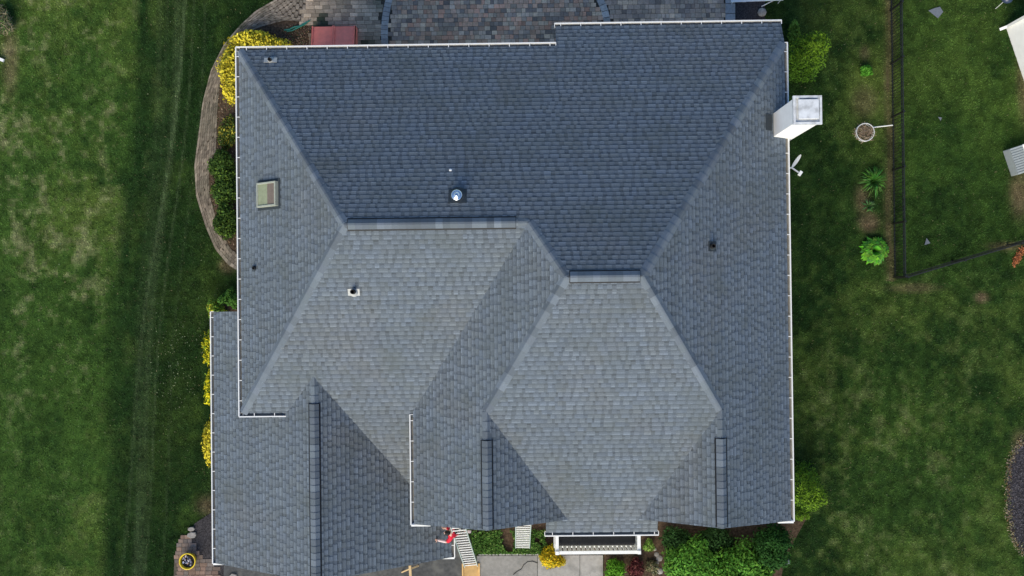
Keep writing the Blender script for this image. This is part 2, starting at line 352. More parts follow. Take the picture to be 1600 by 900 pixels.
# left border course follows an arc centred to the east, right one an arc centred to the west
mbp = MB()
bw = .26
def in_band(x, y):
    dl = math.hypot(x - lc[0], y - lc[1]) - lc[2]; dr = math.hypot(x - rc[0], y - rc[1]) - rc[2]
    if x < lc[0] and abs(dl) < bw / 2 + .02 : return True
    if x > rc[0] and abs(dr) < bw / 2 + .02: return True
    return False
mossL = lambda x, y: 1.0
pave(mbp, [(484, -60), (470, 38), (486, 38), (486, 100), (603, 100), (603, 40), (612, -60)], .15, .24, .34, grey, seed=4, moss=mossL, skip=in_band)
pave(mbp, [(612, -60), (603, 40), (603, 100), (950, 100), (946, 30), (925, -60)], .165, .12, .25, warm, seed=5, moss=lambda x, y: .25, skip=in_band)
pave(mbp, [(927, -60), (946, 30), (950, 100), (1132, 100), (1132, -60)], .175, .13, .26, [(.26, .20, .165), (.33, .255, .205), (.19, .155, .135), (.40, .30, .22), (.27, .22, .18)], seed=6, skip=in_band)
a_l = [math.degrees(math.atan2(P2(*p)[1] - lc[1], P2(*p)[0] - lc[0])) % 360 for p in ((611, -40), (602, 90))]
ring(lc[0], lc[1], lc[2] - bw / 2, lc[2] + bw / 2, min(a_l), max(a_l), 18, mbp, [(.42, .40, .37), (.5, .47, .43), (.36, .34, .32)])
a_r = [math.degrees(math.atan2(P2(*p)[1] - rc[1], P2(*p)[0] - rc[0])) for p in ((915, -40), (950, 70))]
ring(rc[0], rc[1], rc[2] - bw / 2, rc[2] + bw / 2, min(a_r), max(a_r), 11, mbp, [(.5, .46, .42), (.56, .52, .47), (.42, .39, .36)])
# edging at the steps
for k in range(7):
    q = [P2(1133, 70 - k * 16), P2(1148, 70 - k * 16), P2(1148, 55 - k * 16), P2(1133, 55 - k * 16)]; mbp.prism(q, 0, .1, (.3 + .02 * k % .05,) * 3)
# curved path: rows following the curve
outp = [P(*p) for p in OUT]; innp = [P(*p) for p in [(484, -60), (484, -20), (484, 10), (480, 34), (445, 32), (402, 44), (378, 60), (352, 88), (345, 120), (340, 175), (338, 235), (327, 265), (328, 305), (341, 352), (360, 388), (388, 410)]]
def resamp(pts, n):
    L = [0]
    for a, b in zip(pts, pts[1:]): L.append(L[-1] + (b - a).length)
    res = []
    for k in range(n):
        t = L[-1] * k / (n - 1); i = 0
        while i < len(L) - 2 and L[i + 1] < t: i += 1
        res.append(pts[i].lerp(pts[i + 1], (t - L[i]) / max(1e-9, L[i + 1] - L[i])))
    return res
NO = 90; ro = resamp(outp, NO); ri = resamp(innp, NO)
rr = random.Random(8)
for i in range(NO - 1):
    a0, a1, b0, b1 = ro[i], ro[i + 1], ri[i], ri[i + 1]
    wdt = (a0 - b0).length; nrow = max(3, round(wdt / .12))
    for j in range(nrow):
        t0, t1 = j / nrow + .006, (j + 1) / nrow - .006
        sh = .5 if j % 2 else 0
        aa0, aa1 = a0.lerp(a1, sh + .02), a0.lerp(a1, sh + .96) if sh == 0 else a0.lerp(a1, 1.46); bb0 = b0.lerp(b1, sh + .02); bb1 = b0.lerp(b1, .96 if sh == 0 else 1.46)
        q = [aa0.lerp(bb0, t0), aa1.lerp(bb1, t0), aa1.lerp(bb1, t1), aa0.lerp(bb0, t1)]
        f = rr.uniform(.7, 1.15); base = rr.choice(grey)
        c_ = q[0]; mm = max(0, min(1, (float(fbm(np.array([c_.x]), np.array([c_.y]), .7, 41)[0]) - .45) * 4)) * (.9 if i < 22 else .3)
        col = [v * f * (1.35 if j == 0 else 1) * (.75 if i > 20 else .95) for v in base]; col = [a * (1 - mm) + b * mm for a, b in zip(col, (.05, .062, .038))]
        mbp.prism([(v.x, v.y) for v in q], 0, .04 + (.012 if j == 0 else 0) + rr.uniform(-.003, .003), tuple(col))
patio = mbp.build('patio', M['paver']); tag(patio, kind='structure')
mbs = MB(); pave(mbs, [(270, 960), (274, 868), (284, 838), (302, 838), (316, 870), (340, 880), (340, 960)], .15, .14, .3, [(.125, .092, .08), (.11, .09, .082), (.10, .09, .088), (.14, .105, .09)], seed=9)
sheet('side_paving_bedding', side_pav, .02, M['joint'])
o = mbs.build('side_paving', M['paver']); tag(o, kind='structure')
pl_sidepav = [P2(*p) for p in side_pav]

# ------------------------------------------------------------------ the house
ze = 5.5
yN, sN, xE, sE, xW, sW, yS1, sS1, xW2, sW2 = 8.187, .5601, 8.5238, .8273, -9.1824, .8476, -3.6225, .5696, -3.6226, .8781
Y0, zS2, sS2, yh1, yh2, sG1, sG2 = -7.0, 5.7773, .5229, -3.4335, -3.4503, .7685, .8224
xGW, zGW, sGW, sGE, xGr = -10.6595, 3.5519, .6693, .7754, -6.7277
fN = lambda x, y: ze + sN * (yN - y); fE = lambda x, y: ze + sE * (xE - x); fW = lambda x, y: ze + sW * (x - xW)
fS1 = lambda x, y: ze + sS1 * (y - yS1); fW2 = lambda x, y: ze + sW2 * (x - xW2); fS2 = lambda x, y: zS2 + sS2 * (y - Y0)
yr = (sN * yN + sS1 * yS1) / (sN + sS1); zr = fN(0, yr)
R1w = (xW + (zr - ze) / sW, yr); R1e = (xW2 + (zr - ze) / sW2, yr)
yr2 = (ze + sN * yN - zS2 + sS2 * Y0) / (sN + sS2); zr2 = fN(0, yr2)
R2w = (xW2 + (zr2 - ze) / sW2, yr2); R2e = (xE - (zr2 - ze) / sE, yr2)
z1 = fS2(0, yh1); x1 = xW2 + (z1 - ze) / sW2; z2 = fS2(0, yh2); x2 = xE - (z2 - ze) / sE
fG1 = lambda x, y: z1 - sG1 * (x - x1); fG2 = lambda x, y: z2 - sG2 * (x2 - x)
yfp, yfc = -7.04, -7.28                 # rake at the peak and at the corners
yva = -7.13
v1 = (x1 + (z1 - fS2(0, yva)) / sG1, yva); v2 = (x2 - (z2 - fS2(0, yva)) / sG2, yva)
# lower part of the north slope
zL = 5.1
for _ in range(6): q = P(1045, 39.5, zL); zL = fN(0, q.y)
yL = P(1045, 39.5, zL).y; xb = P(868, 50, 5.3).x; xr_ = P(1223, 50, 5.3).x
zP = 5.2
for _ in range(6): q = P(940, 831, zP); zP = fS2(0, q.y)
yP = q.y; xp1 = P(853, 825, zP).x; xp2 = P(1027, 825, zP).x
zgr = zGW + sGW * (xGr - xGW); fGW = lambda x, y: zGW + sGW * (x - xGW); fGE = lambda x, y: zgr - sGE * (x - xGr)
gr = (xGr, yS1 + (zgr - ze) / sS1)
gv1 = (xGW + (ze - zGW) / sGW, yS1)
zl = 3.0
for _ in range(8): q = P(705, 870, zl); zl = fGE(q.x, 0)
xGE = q.x; zGE = fGE(xGE, 0); yfG = P(352, 880, zGW).y; yg0 = P(335, 487, zGW).y
xw2 = xW2 + .35; yfw = yfc + .4
# valley S1 / GE
def s1ge(x): z = fGE(x, 0); return yS1 + (z - ze) / sS1
yfGp = yfG + .0
house = thing('house', (0, 0, 0), 'large house with grey asphalt shingle hip roof, two front gables and white gutters', 'house')

class Facet:
    def __init__(s, poly, f, g): s.poly = poly; s.f = f; s.g = Vector(g)    # g = plan direction of fall
main_f = [
 Facet([(xW, yN), R1w, R1e, R2w, R2e, (xE, yN), (xr_, yN), (xr_, yL), (xb, yL), (xb, yN)], fN, (0, 1)),
 Facet([(xW, yN), (xW, yS1), R1w], fW, (-1, 0)),
 Facet([(xW, yS1), (gv1[0], yS1), gr, (xw2, s1ge(xw2)), (xw2, yS1), (xW2, yS1), R1e, R1w], fS1, (0, -1)),
 Facet([(xW2, yS1), (xW2, yfc), (x1, yfp), (x1, yh1), R2w, R1e], fW2, (-1, 0)),
 Facet([(x1, yh1), (x1, yfp), v1], fG1, (1, 0)),
 Facet([R2w, (x1, yh1), v1, (xp1, yva + .12), (xp1, yP), (xp2, yP), (xp2, yva + .12), v2, (x2, yh2), R2e], fS2, (0, -1)),
 Facet([(x2, yh2), v2, (x2, yfp)], fG2, (-1, 0)),
 Facet([R2e, (x2, yh2), (x2, yfp), (xE, yfc), (xE, yN)], fE, (1, 0)),
]
gar_f = [
 Facet([(xGW, yg0), (xGW, yfG), (xGr, yfG), gr, gv1, (gv1[0], yS1 + .4), (xW + .4, yS1 + .4), (xW + .4, yg0)], fGW, (-1, 0)),
 Facet([gr, (xGr, yfG), (xGE, yfG), (xGE, yfw), (xw2, yfw), (xw2, s1ge(xw2))], fGE, (1, 0)),
]
def clip(poly, a, b):
    out = []; n = len(poly)
    def side(p): return (b[0] - a[0]) * (p[1] - a[1]) - (b[1] - a[1]) * (p[0] - a[0])
    for i in range(n):
        p, q = poly[i], poly[(i + 1) % n]; sp, sq = side(p), side(q)
        if sp >= 0: out.append(p)
        if (sp > 0 and sq < 0) or (sp < 0 and sq > 0):
            t = sp / (sp - sq); out.append((p[0] + (q[0] - p[0]) * t, p[1] + (q[1] - p[1]) * t))
    return out
EXPO = .158
def shingle(fac, mb, rr):
    pts = [Vector((x, y, 0)) for x, y in fac.poly]
    tris = []
    for t in tessellate_polygon([pts]):
        q = [(pts[i].x, pts[i].y) for i in t]
        if (q[1][0] - q[0][0]) * (q[2][1] - q[0][1]) - (q[1][1] - q[0][1]) * (q[2][0] - q[0][0]) < 0: q = q[::-1]
        tris.append(q)
    g = fac.g; u = Vector((-g.y, g.x))
    sl_ = fac.f(0, 0) - fac.f(g.x, g.y); cs = 1 / math.sqrt(1 + sl_ * sl_); e = EXPO * cs
    nrm = Vector((g.x * sl_, g.y * sl_, 1)).normalized()
    def piece(u0, u1, d0, d1, h0, h1, col):
        q0 = [(u.x * a + g.x * d, u.y * a + g.y * d) for a, d in ((u0, d0), (u1, d0), (u1, d1), (u0, d1))]
        ar = sum(q0[i][0] * q0[(i + 1) % 4][1] - q0[(i + 1) % 4][0] * q0[i][1] for i in range(4))
        if ar < 0: q0 = q0[::-1]
        for tr in tris:
            if max(p[0] for p in tr) < min(p[0] for p in q0) or min(p[0] for p in tr) > max(p[0] for p in q0) or max(p[1] for p in tr) < min(p[1] for p in q0) or min(p[1] for p in tr) > max(p[1] for p in q0): continue
            q = q0
            for i in range(3):
                q = clip(q, tr[i], tr[(i + 1) % 3])
                if len(q) < 3: break
            if len(q) < 3: continue
            top = []; bot = []
            for p in q:
                d = p[0] * g.x + p[1] * g.y; h = h0 + (h1 - h0) * (d - d0) / (d1 - d0)
                b_ = Vector((p[0], p[1], fac.f(*p))); top.append(b_ + nrm * h); bot.append(b_ - nrm * .004)
            mb.face(top, col); n = len(q)
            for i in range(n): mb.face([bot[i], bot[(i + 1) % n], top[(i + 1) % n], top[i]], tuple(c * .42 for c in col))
    ds = [p[0] * g.x + p[1] * g.y for p in fac.poly]; us = [p[0] * u.x + p[1] * u.y for p in fac.poly]
    d = max(ds)
    while d > min(ds):
        d0, d1 = d - e, d
        a = min(us) - rr.random(); crs = rr.uniform(.95, 1.05)
        while a < max(us):
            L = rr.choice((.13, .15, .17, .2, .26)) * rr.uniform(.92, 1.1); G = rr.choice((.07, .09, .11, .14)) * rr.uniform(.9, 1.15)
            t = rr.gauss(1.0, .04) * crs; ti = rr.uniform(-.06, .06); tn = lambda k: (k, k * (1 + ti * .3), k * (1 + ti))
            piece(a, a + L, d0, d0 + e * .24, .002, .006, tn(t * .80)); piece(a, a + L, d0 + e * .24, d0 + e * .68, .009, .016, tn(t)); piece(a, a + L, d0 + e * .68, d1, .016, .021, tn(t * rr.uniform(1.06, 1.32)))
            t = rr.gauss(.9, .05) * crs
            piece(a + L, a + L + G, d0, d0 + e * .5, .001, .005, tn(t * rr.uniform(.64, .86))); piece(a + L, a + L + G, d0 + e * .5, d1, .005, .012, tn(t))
            a += L + G
        # gaps carry a printed dark band; tabs have butt shadow and lower-edge highlight painted in
        d -= e
rs_ = random.Random(3)
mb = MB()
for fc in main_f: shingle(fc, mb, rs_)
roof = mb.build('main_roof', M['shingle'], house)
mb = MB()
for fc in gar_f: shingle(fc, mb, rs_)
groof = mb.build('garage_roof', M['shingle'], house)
# boarding below the shingles: closed undersides
def under(fs, name):
    mb = MB()
    for fc in fs:
        pts = [Vector((x, y, 0)) for x, y in fc.poly]
        for t in tessellate_polygon([pts]):
            q = [pts[i] for i in t]
            mb.face([(p.x, p.y, fc.f(p.x, p.y) - .006) for p in q]); 
            mb.face([(p.x, p.y, fc.f(p.x, p.y) - .09) for p in q][::-1])
        n = len(pts)
        for i in range(n):
            a, b = pts[i], pts[(i + 1) % n]
            za, zb = fc.f(a.x, a.y), fc.f(b.x, b.y)
            mb.face([(a.x, a.y, za - .09), (b.x, b.y, zb - .09), (b.x, b.y, zb - .006), (a.x, a.y, za - .006)])
    return mb.build(name, M['darkmetal'], house)
under(main_f, 'roof_deck'); under(gar_f, 'roof_deck')

# hip and ridge caps
def vv(p, f): return Vector((p[0], p[1], f(*p)))
def caps(a, b, fl, fr, w_, name, parent, lift=.024, seg=.3, start=0, vent=False, grp=3):
    """a,b 3D ends of the line; fl, fr plane functions to either side; caps overlap uphill/along"""
    d = (b - a); L = d.length; dx = d / L; side = Vector((-dx.y, dx.x, 0)).normalized()
    mb = MB(); n = int(L / seg); rr = random.Random(int(L * 1000)); tone = 1; hold = 0
    for k in range(n + 1):
        if hold <= 0: tone = rr.uniform(.72, 1.2); hold = rr.choice((1, 1, 1, 2))
        hold -= 1; t_ = tone * rr.uniform(.96, 1.04)
        s0, s1 = k * seg, min(L, (k + 1) * seg)
        if s1 - s0 < .03: continue
        q = []
        for s_, h in ((s0, lift), (s1 + .01, lift - .016)):
            c = a + dx * s_
            pl_ = c + side * w_; pr_ = c - side * w_
            zc = c.z + h + .012
            row = [Vector((pl_.x, pl_.y, fl(pl_.x, pl_.y) + h)), Vector((c.x + side.x * .03, c.y + side.y * .03, zc - .004)), Vector((c.x - side.x * .03, c.y - side.y * .03, zc - .004)), Vector((pr_.x, pr_.y, fr(pr_.x, pr_.y) + h))]
            q.append(row)
        col = (t_, t_ * rr.uniform(.99, 1.01), t_ * rr.uniform(.98, 1.03))
        for i in range(3): mb.face([q[0][i], q[1][i], q[1][i + 1], q[0][i + 1]], col)
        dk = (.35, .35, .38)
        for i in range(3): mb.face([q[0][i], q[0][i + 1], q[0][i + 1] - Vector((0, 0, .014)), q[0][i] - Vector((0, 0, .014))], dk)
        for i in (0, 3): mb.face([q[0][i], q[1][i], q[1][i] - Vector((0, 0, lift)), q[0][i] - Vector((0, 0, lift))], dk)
    return mb.build(name, M['cap'], parent)
def ridge_vent(a, b, fl, fr, parent):
    d = b - a; L = d.length; dx = d / L; side = Vector((-dx.y, dx.x, 0)).normalized(); mb = MB(); w_ = .188
    rows = []
    for c in (a, b):
        pl_, pr_ = c + side * w_, c - side * w_
        rows.append([Vector((pl_.x, pl_.y, fl(pl_.x, pl_.y))), Vector((pl_.x, pl_.y, fl(pl_.x, pl_.y) + .035)), Vector((c.x, c.y, c.z + .04)), Vector((pr_.x, pr_.y, fr(pr_.x, pr_.y) + .035)), Vector((pr_.x, pr_.y, fr(pr_.x, pr_.y)))])
    for i in range(4): mb.face([rows[0][i], rows[1][i], rows[1][i + 1], rows[0][i + 1]])
    mb.face(rows[0][::-1]); mb.face(rows[1])
    o = mb.build('ridge_vent', M['vent_black'], parent)
    return caps(a + dx * .02, b - dx * .02, lambda x, y: fl(x, y) , lambda x, y: fr(x, y), .15, 'ridge_cap', parent, lift=.055, seg=.215)
W_ = .155
A = vv(R1w, fN); B = vv(R1e, fN); C_ = vv(R2w, fN); D = vv(R2e, fN)
caps(vv((xW, yN), fN), A, fN, fW, W_, 'hip_cap', roof)
caps(vv((xW, yS1), fW), A, fW, fS1, W_, 'hip_cap', roof)
caps(B, C_, fN, fW2, W_, 'hip_cap', roof)
caps(vv((xE, yN), fN), D, fE, fN, W_, 'hip_cap', roof)
caps(vv((x1, yh1), fS2), C_, fW2, fS2, W_, 'hip_cap', roof)
caps(vv((x2, yh2), fS2), D, fS2, fE, W_, 'hip_cap', roof)
caps(A, B, fN, fS1, W_, 'ridge_cap', roof, lift=.012)
rv = lambda p, q, t0, t1: (p.lerp(q, t0), p.lerp(q, t1))
a, b = rv(A, B, .015, .93); ridge_vent(a, b, fN, fS1, roof)
a, b = rv(C_, D, .04, .97); ridge_vent(a, b, fN, fS2, roof)
h1p = vv((x1, yh1), fG1); g1p = vv((x1, yfp), fG1); h2p = vv((x2, yh2), fG2); g2p = vv((x2, yfp), fG2)
caps(h1p, g1p, fG1, fW2, W_, 'ridge_cap', roof, lift=.012); a, b = rv(h1p, g1p, .24, .995); ridge_vent(a, b, fG1, fW2, roof)
caps(h2p, g2p, fE, fG2, W_, 'ridge_cap', roof, lift=.012); a, b = rv(h2p, g2p, .24, .995); ridge_vent(a, b, fE, fG2, roof)
gp0 = vv(gr, fGE); gp1 = Vector((xGr, yfG, zgr))
caps(gp0, gp1, fGE, fGW, W_, 'ridge_cap', groof, lift=.012); a, b = rv(gp0, gp1, .13, .995); ridge_vent(a, b, fGE, fGW, groof)

# gutters
hang_me = None
def gutter(a, b, out, z, first=.3, step=.66, ends=(True, True)):
    """a,b plan ends along the shingle edge; out = unit vector away from the roof"""
    global hang_me
    a, b = Vector((*a, z)), Vector((*b, z)); o_ = Vector((*out, 0)); d = (b - a).normalized(); Lg = (b - a).length
    wd = .115; mb = MB()
    prof = [(-.005, -.012), (-.005, -.12), (.05, -.125), (wd - .02, -.07), (wd - .012, -.012), (wd, .0), (wd + .012, 0), (wd + .012, -.035), (wd - .004, -.075), (.06, -.137), (-.012, -.135), (-.012, -.012)]
    def pt(c, p): return c + o_ * p[0] + Vector((0, 0, p[1]))
    n = len(prof)
    for i in range(n):
        p, q = prof[i], prof[(i + 1) % n]; dark = i in (0, 1, 2)
        mb.face([pt(a, p), pt(b, p), pt(b, q), pt(a, q)], (.34, .33, .31) if dark else (1, 1, 1))
    # the rolled front lip
    mb.bar(a + o_ * (wd + .004) + Vector((0, 0, .004)), b + o_ * (wd + .004) + Vector((0, 0, .004)), .034, .012)
    for e, flag in ((a, ends[0]), (b, ends[1])):
        if flag: mb.bar(e + Vector((0, 0, -.06)), e + o_ * (wd + .012) + Vector((0, 0, -.06)), .018, .125)
    g_ = mb.build('gutter', M['white'], house)
    if hang_me is None:
        h = MB(); h.box((0, 0, 0), (.022, .125, .012)); ho = h.build('hanger', M['white']); hang_me = ho.data; bpy.data.objects.remove(ho)
    t = first; ang = math.atan2(d.y, d.x)
    while t < Lg - .1:
        ho = bpy.data.objects.new('hanger', hang_me); COL.objects.link(ho); ho.parent = g_
        ho.location = a + d * t + o_ * (wd / 2) + Vector((0, 0, -.004)); ho.rotation_euler = (0, 0, ang); t += step
    return g_
gutter((xW - .12, yN), (xb, yN), (0, 1), ze, .35); gutter((xb - .02, yL), (xr_ + .02, yL), (0, 1), zL, .2)
gutter((xW, yN + .11), (xW, yS1 - .11), (-1, 0), ze, .3); gutter((xW - .12, yS1), (gv1[0], yS1), (0, -1), ze, .5)
gutter((xE, yN + .02), (xE, yfc - .02), (1, 0), ze, .3); gutter((xW2, yS1 - .1), (xW2, yfc - .02), (-1, 0), ze, .2)
gutter((xGW, yg0), (xGW, yfG - .01), (-1, 0), zGW, .2); gutter((xGE, yfw - .1), (xGE, yfG - .01), (1, 0), zGE, .25)
gutter((xp1 - .04, yP), (xp2 + .04, yP), (0, -1), zP, .25, ends=(True, True))
# rake edge and fascia returns
def rake(p, q, t=.02, h=.16, dz=-.175):
    m_ = MB(); m_.bar(Vector(p) + Vector((0, 0, dz)), Vector(q) + Vector((0, 0, dz)), t, h); m_.build('rake_board', M['white'], house)
k_ = .03
rake((xr_ - k_, yL, zL), (xr_ - k_, yN, ze)); rake((xb + k_, yL, zL), (xb + k_, yN, ze))
rake((xW2, yfc + k_, ze), (x1, yfp + k_, z1)); rake((x1, yfp + k_, z1), (v1[0], yva + k_, fG1(*v1)))
rake((xE, yfc + k_, ze), (x2, yfp + k_, z2)); rake((x2, yfp + k_, z2), (v2[0], yva + k_, fG2(*v2)))
rake((xGW, yfG + k_, zGW), (xGr, yfG + k_, zgr)); rake((xGr, yfG + k_, zgr), (xGE, yfG + k_, zGE)); rake((xGW, yg0 - k_, zGW), (xW, yg0 - k_, fGW(xW, 0)))
rake((xp1 + k_, yP, zP), (xp1 + k_, yva, fS2(0, yva))); rake((xp2 - k_, yP, zP), (xp2 - k_, yva, fS2(0, yva)))
# flat eave returns at the gable corners
for x, y, z, sx, L_, wr in ((xW2 - .11, yfc - .03, ze - .03, 1, .62, .09), (xE + .11, yfc - .03, ze - .03, -1, .5, .10), (xGW - .11, yfG - .04, zGW - .03, 1, .42, .05), (xGE + .11, yfG - .03, zGE - .03, -1, .62, .07)):
    m_ = MB(); m_.box((x + sx * L_ / 2, y, z - .06), (L_, wr, .14)); m_.build('eave_return', M['white'], house)
# walls
mb = MB(); sof = .16
def wallbox(x0, x1_, y0, y1_, z0, z1_): mb.box(((x0 + x1_) / 2, (y0 + y1_) / 2, (z0 + z1_) / 2), (x1_ - x0, y1_ - y0, z1_ - z0))
wallbox(xW + .4, xW2 + 2, yS1 + .4, yN - .4, 0, ze - sof); wallbox(xw2 + .003, xE - .41, yfw, yN - .41, 0.001, ze - sof - .002)
wallbox(xb + .4, xr_ - .38, yN - 1, yL - .4, 0.002, zL - sof); wallbox(xGW + .35, xW + .9, yfG + .35, yg0 - .12, 0.003, zGW - sof); wallbox(xW + .8, xGE - .35, yfG + .352, yS1 + .6, .004, min(zGW, zGE) - .1)
wallbox(xp1 + .3, xp2 - .3, yva - .1 + .25, yfw + .5, .005, zP - sof)
# gable infill
for pts, y0 in (([(xw2, ze - .17), (x1, z1 - .13), (v1[0], ze - .05), (v1[0], ze - .17)], yfw + .012), ([(xE - .42, ze - .17), (x2, z2 - .13), (v2[0], ze - .05), (v2[0], ze - .17)], yfw + .012), ([(xGW + .36, min(zGW, zGE) - .2), (xGW + .36, fGW(xGW + .36, 0) - .13), (xGr, zgr - .13), (xGE - .36, fGE(xGE - .36, 0) - .13), (xGE - .36, min(zGW, zGE) - .2)], yfG + .36)):
    n = len(pts); vs = [(x, y0, z) for x, z in pts] + [(x, y0 + .12, z) for x, z in pts]
    mb.grid(vs, [tuple(range(n)), tuple(range(n, 2 * n))[::-1]] + [(i, (i + 1) % n, n + (i + 1) % n, n + i) for i in range(n)])
# step wall where the gable block rises over the garage
mb.box((xw2 + .06, (yS1 + yfw) / 2, 4.6), (.121, abs(yS1 - yfw), 1.4))
mb.build('wall', M['siding'], house)
# garage door, facing south under the rake
mb = MB()
for k in range(4): mb.box(((xGW + xGE) / 2, yfG + .33, .32 + k * .54), (4.9, .05, .52))
mb.build('garage_door', M['white'], house, bevel=.01)
# front door below the portico
mb = MB(); xd = (xp1 + xp2) / 2; mb.box((xd, yfw - .3, 1.1), (1.0, .06, 2.1)); dd = mb.build('door', M['red'], house, bevel=.01)
mb = MB(); mb.lathe((xd + .4, yfw - .36, 1.05), [(0, -.03), (.03, -.02), (.03, .02), (0, .03)], 10); mb.build('door_handle', M['alu'], dd)

# portico balcony ------------------------------------------------------
zd, zt = 3.0, 3.95
bx0, bx1 = P(870.5, 862, zt).x, P(998.5, 862, zt).x; byf = P(930, 863, zt).y; byb = yfw - .1
mb = MB(); mb.box(((bx0 + bx1) / 2, (byf + byb) / 2 - .0, zd - .02), (bx1 - bx0 + .1, byb - byf + .1, .04)); mb.build('balcony_deck', M['deck'], house)
mb = MB(); mb.box(((bx0 + bx1) / 2, (byf + byb) / 2, zd - .19), (bx1 - bx0 + .16, byb - byf + .14, .3)); mb.build('portico_beam', M['white'], house, bevel=.01)
rail = MB()
yb0 = byb
for zz, ww, hh in ((zt, .115, .06), (zd + .1, .06, .06)):
    rail.bar((bx0 - .04, byf, zz), (bx1 + .04, byf, zz), ww, hh)
    rail.bar((bx0, byf + ww / 2 + .002, zz), (bx0, yb0, zz), ww, hh); rail.bar((bx1, byf + ww / 2 + .002, zz), (bx1, yb0, zz), ww, hh)
ro_ = rail.build('balcony_rail', M['white'], house, bevel=.008)
bal_me = None
nb = 17
for k in range(nb):
    x = bx0 + .13 + (bx1 - bx0 - .26) * k / (nb - 1)
    if bal_me is None:
        m_ = MB(); m_.box((0, 0, 0), (.105, .05, zt - zd - .15)); t_ = m_.build('baluster', M['white']); bal_me = t_.data; bpy.data.objects.remove(t_)
    o = bpy.data.objects.new('baluster', bal_me); COL.objects.link(o); o.parent = ro_; o.location = (x, byf, (zt + zd) / 2 + .04)
for x in (bx0, bx1):
    for k in range(3):
        o = bpy.data.objects.new('baluster', bal_me); COL.objects.link(o); o.parent = ro_; o.location = (x, byf + .17 + k * .17, (zt + zd) / 2 + .04); o.rotation_euler = (0, 0, R(90))
    m_ = MB(); m_.box((x, byf, (zt + zd) / 2 + .03), (.12, .12, zt - zd + .12)); m_.build('balcony_post', M['white'], house, bevel=.01)
    m_ = MB(); m_.lathe((x + (.15 if x == bx0 else -.15), byf + .15, 0.055), [(0, 0), (.17, 0), (.17, .12), (.12, .16), (.11, 2.5), (.16, 2.58), (.16, 2.6), (0, 2.6)], 20); m_.build('portico_column', M['white'], house)

# chimney ----------------------------------------------------------------
zc = 8.55
c1, c2, c3, c4 = P(1239.5, 149.5, zc), P(1284.5, 150, zc), P(1283.5, 194, zc), P(1239, 194.5, zc)
cc = (c1 + c2 + c3 + c4) / 4; hw = (c2 - c1).length / 2; hd = (c1 - c4).length / 2
mb = MB(); mb.box((cc.x - .0, cc.y, (zc + 0) / 2 - .06), (hw * 2 - .1, hd * 2 - .1, zc - .12))
ch = mb.build('chimney', M['chimney'], house, bevel=.012)
mb = MB(); 
for sx, sy, lx, ly in ((0, 1, 2 * hw, .07), (0, -1, 2 * hw, .07), (1, 0, .07, 2 * hd - .14), (-1, 0, .07, 2 * hd - .14)):
    mb.box((cc.x + sx * (hw - .035), cc.y + sy * (hd - .035), zc - .02), (lx, ly, .1))
mb.box((cc.x, cc.y, zc - .06), (2 * hw - .12, 2 * hd - .12, .03)); mb.build('chimney_cap', M['galv'], ch)
mb = MB(); mb.box((cc.x + .02, cc.y + .02, zc + .02), (hw * 1.35, hd * 1.4, .1), taper=.88)
mb.box((cc.x + .02, cc.y + .02, zc + .075), (hw * 1.42, hd * 1.35, .012)); mb.build('flue_cover', M['galv'], ch, bevel=.015)
# flashing up-slope of the chimney
mb = MB(); xa = cc.x - hw
mb.bar(Vector((xa - .14, cc.y - .2, fE(xa - .14, 0) + .03)), Vector((xa - .14, cc.y + .32, fE(xa - .14, 0) + .03)), .3, .02, up=Vector((sE, 0, 1))); mb.build('chimney_flashing', M['darkmetal'], ch)

# roof vents and skylight -------------------------------------------------
def on_roof(px, py, f, h=0):
    z = 7
    for _ in range(30): q = P(px, py, z); z = f(q.x, q.y) + h
    return Vector((q.x, q.y, z))
def slope_rot(fac):
    g = fac.g; s = fac.f(0, 0) - fac.f(g.x, g.y); n = Vector((g.x * s, g.y * s, 1)).normalized(); x = Vector((-g.y, g.x, 0)); y = n.cross(x)
    return Matrix((x, y, n)).transposed()
def pipe(px, py, fac, r, h, fm, pm, fw=.26, fl=.3, label=None, cap=None):
    p = on_roof(px, py, fac.f); Mx = slope_rot(fac); mb = MB()
    mb.lathe(p - Vector((0, 0, .1)), [(r * .72, 0), (r, 0), (r, h + .1), (r * .72, h + .1), (r * .72, h - .12), (0, h - .12)], 20)
    o = mb.build('vent_pipe', pm, house)
    if label: o['label'] = label
    f = MB(); f.box(p + Mx @ Vector((0, 0, .022)), (fw, fl, .012), Mx); f.lathe(p - Vector((0, 0, .05)), [(r * 2.2, 0), (r * 1.7, .1), (r * 1.15, .16)], 18); fo = f.build('flashing', fm, o)
    if cap:
        c = MB(); c.lathe(p + Vector((0, 0, h)), cap, 24); c.build('vent_cap', M['chrome'], o)
    return o
pipe(423, 94.5, main_f[0], .055, .22, M['lead'], M['rubber'], .42, .2, 'black stub pipe with pale flashing')
pipe(398, 419, main_f[1], .045, .2, M['darkmetal'], M['rubber'], .16, .2)
pipe(553, 456, main_f[2], .07, .3, M['lead'], M['rubber'], .36, .24, 'black stub pipe with white flashing')
pipe(715, 307, main_f[0], .13, .42, M['darkmetal'], M['chrome'], .55, .5, 'shiny steel flue pipe', cap=[(.15, -.02), (.165, 0), (.165, .05), (.13, .07), (.085, .06), (.08, .09), (.03, .11), (0, .11)])
pipe(1112, 385, main_f[7], .065, .36, M['darkmetal'], M['rubber'], .3, .34)
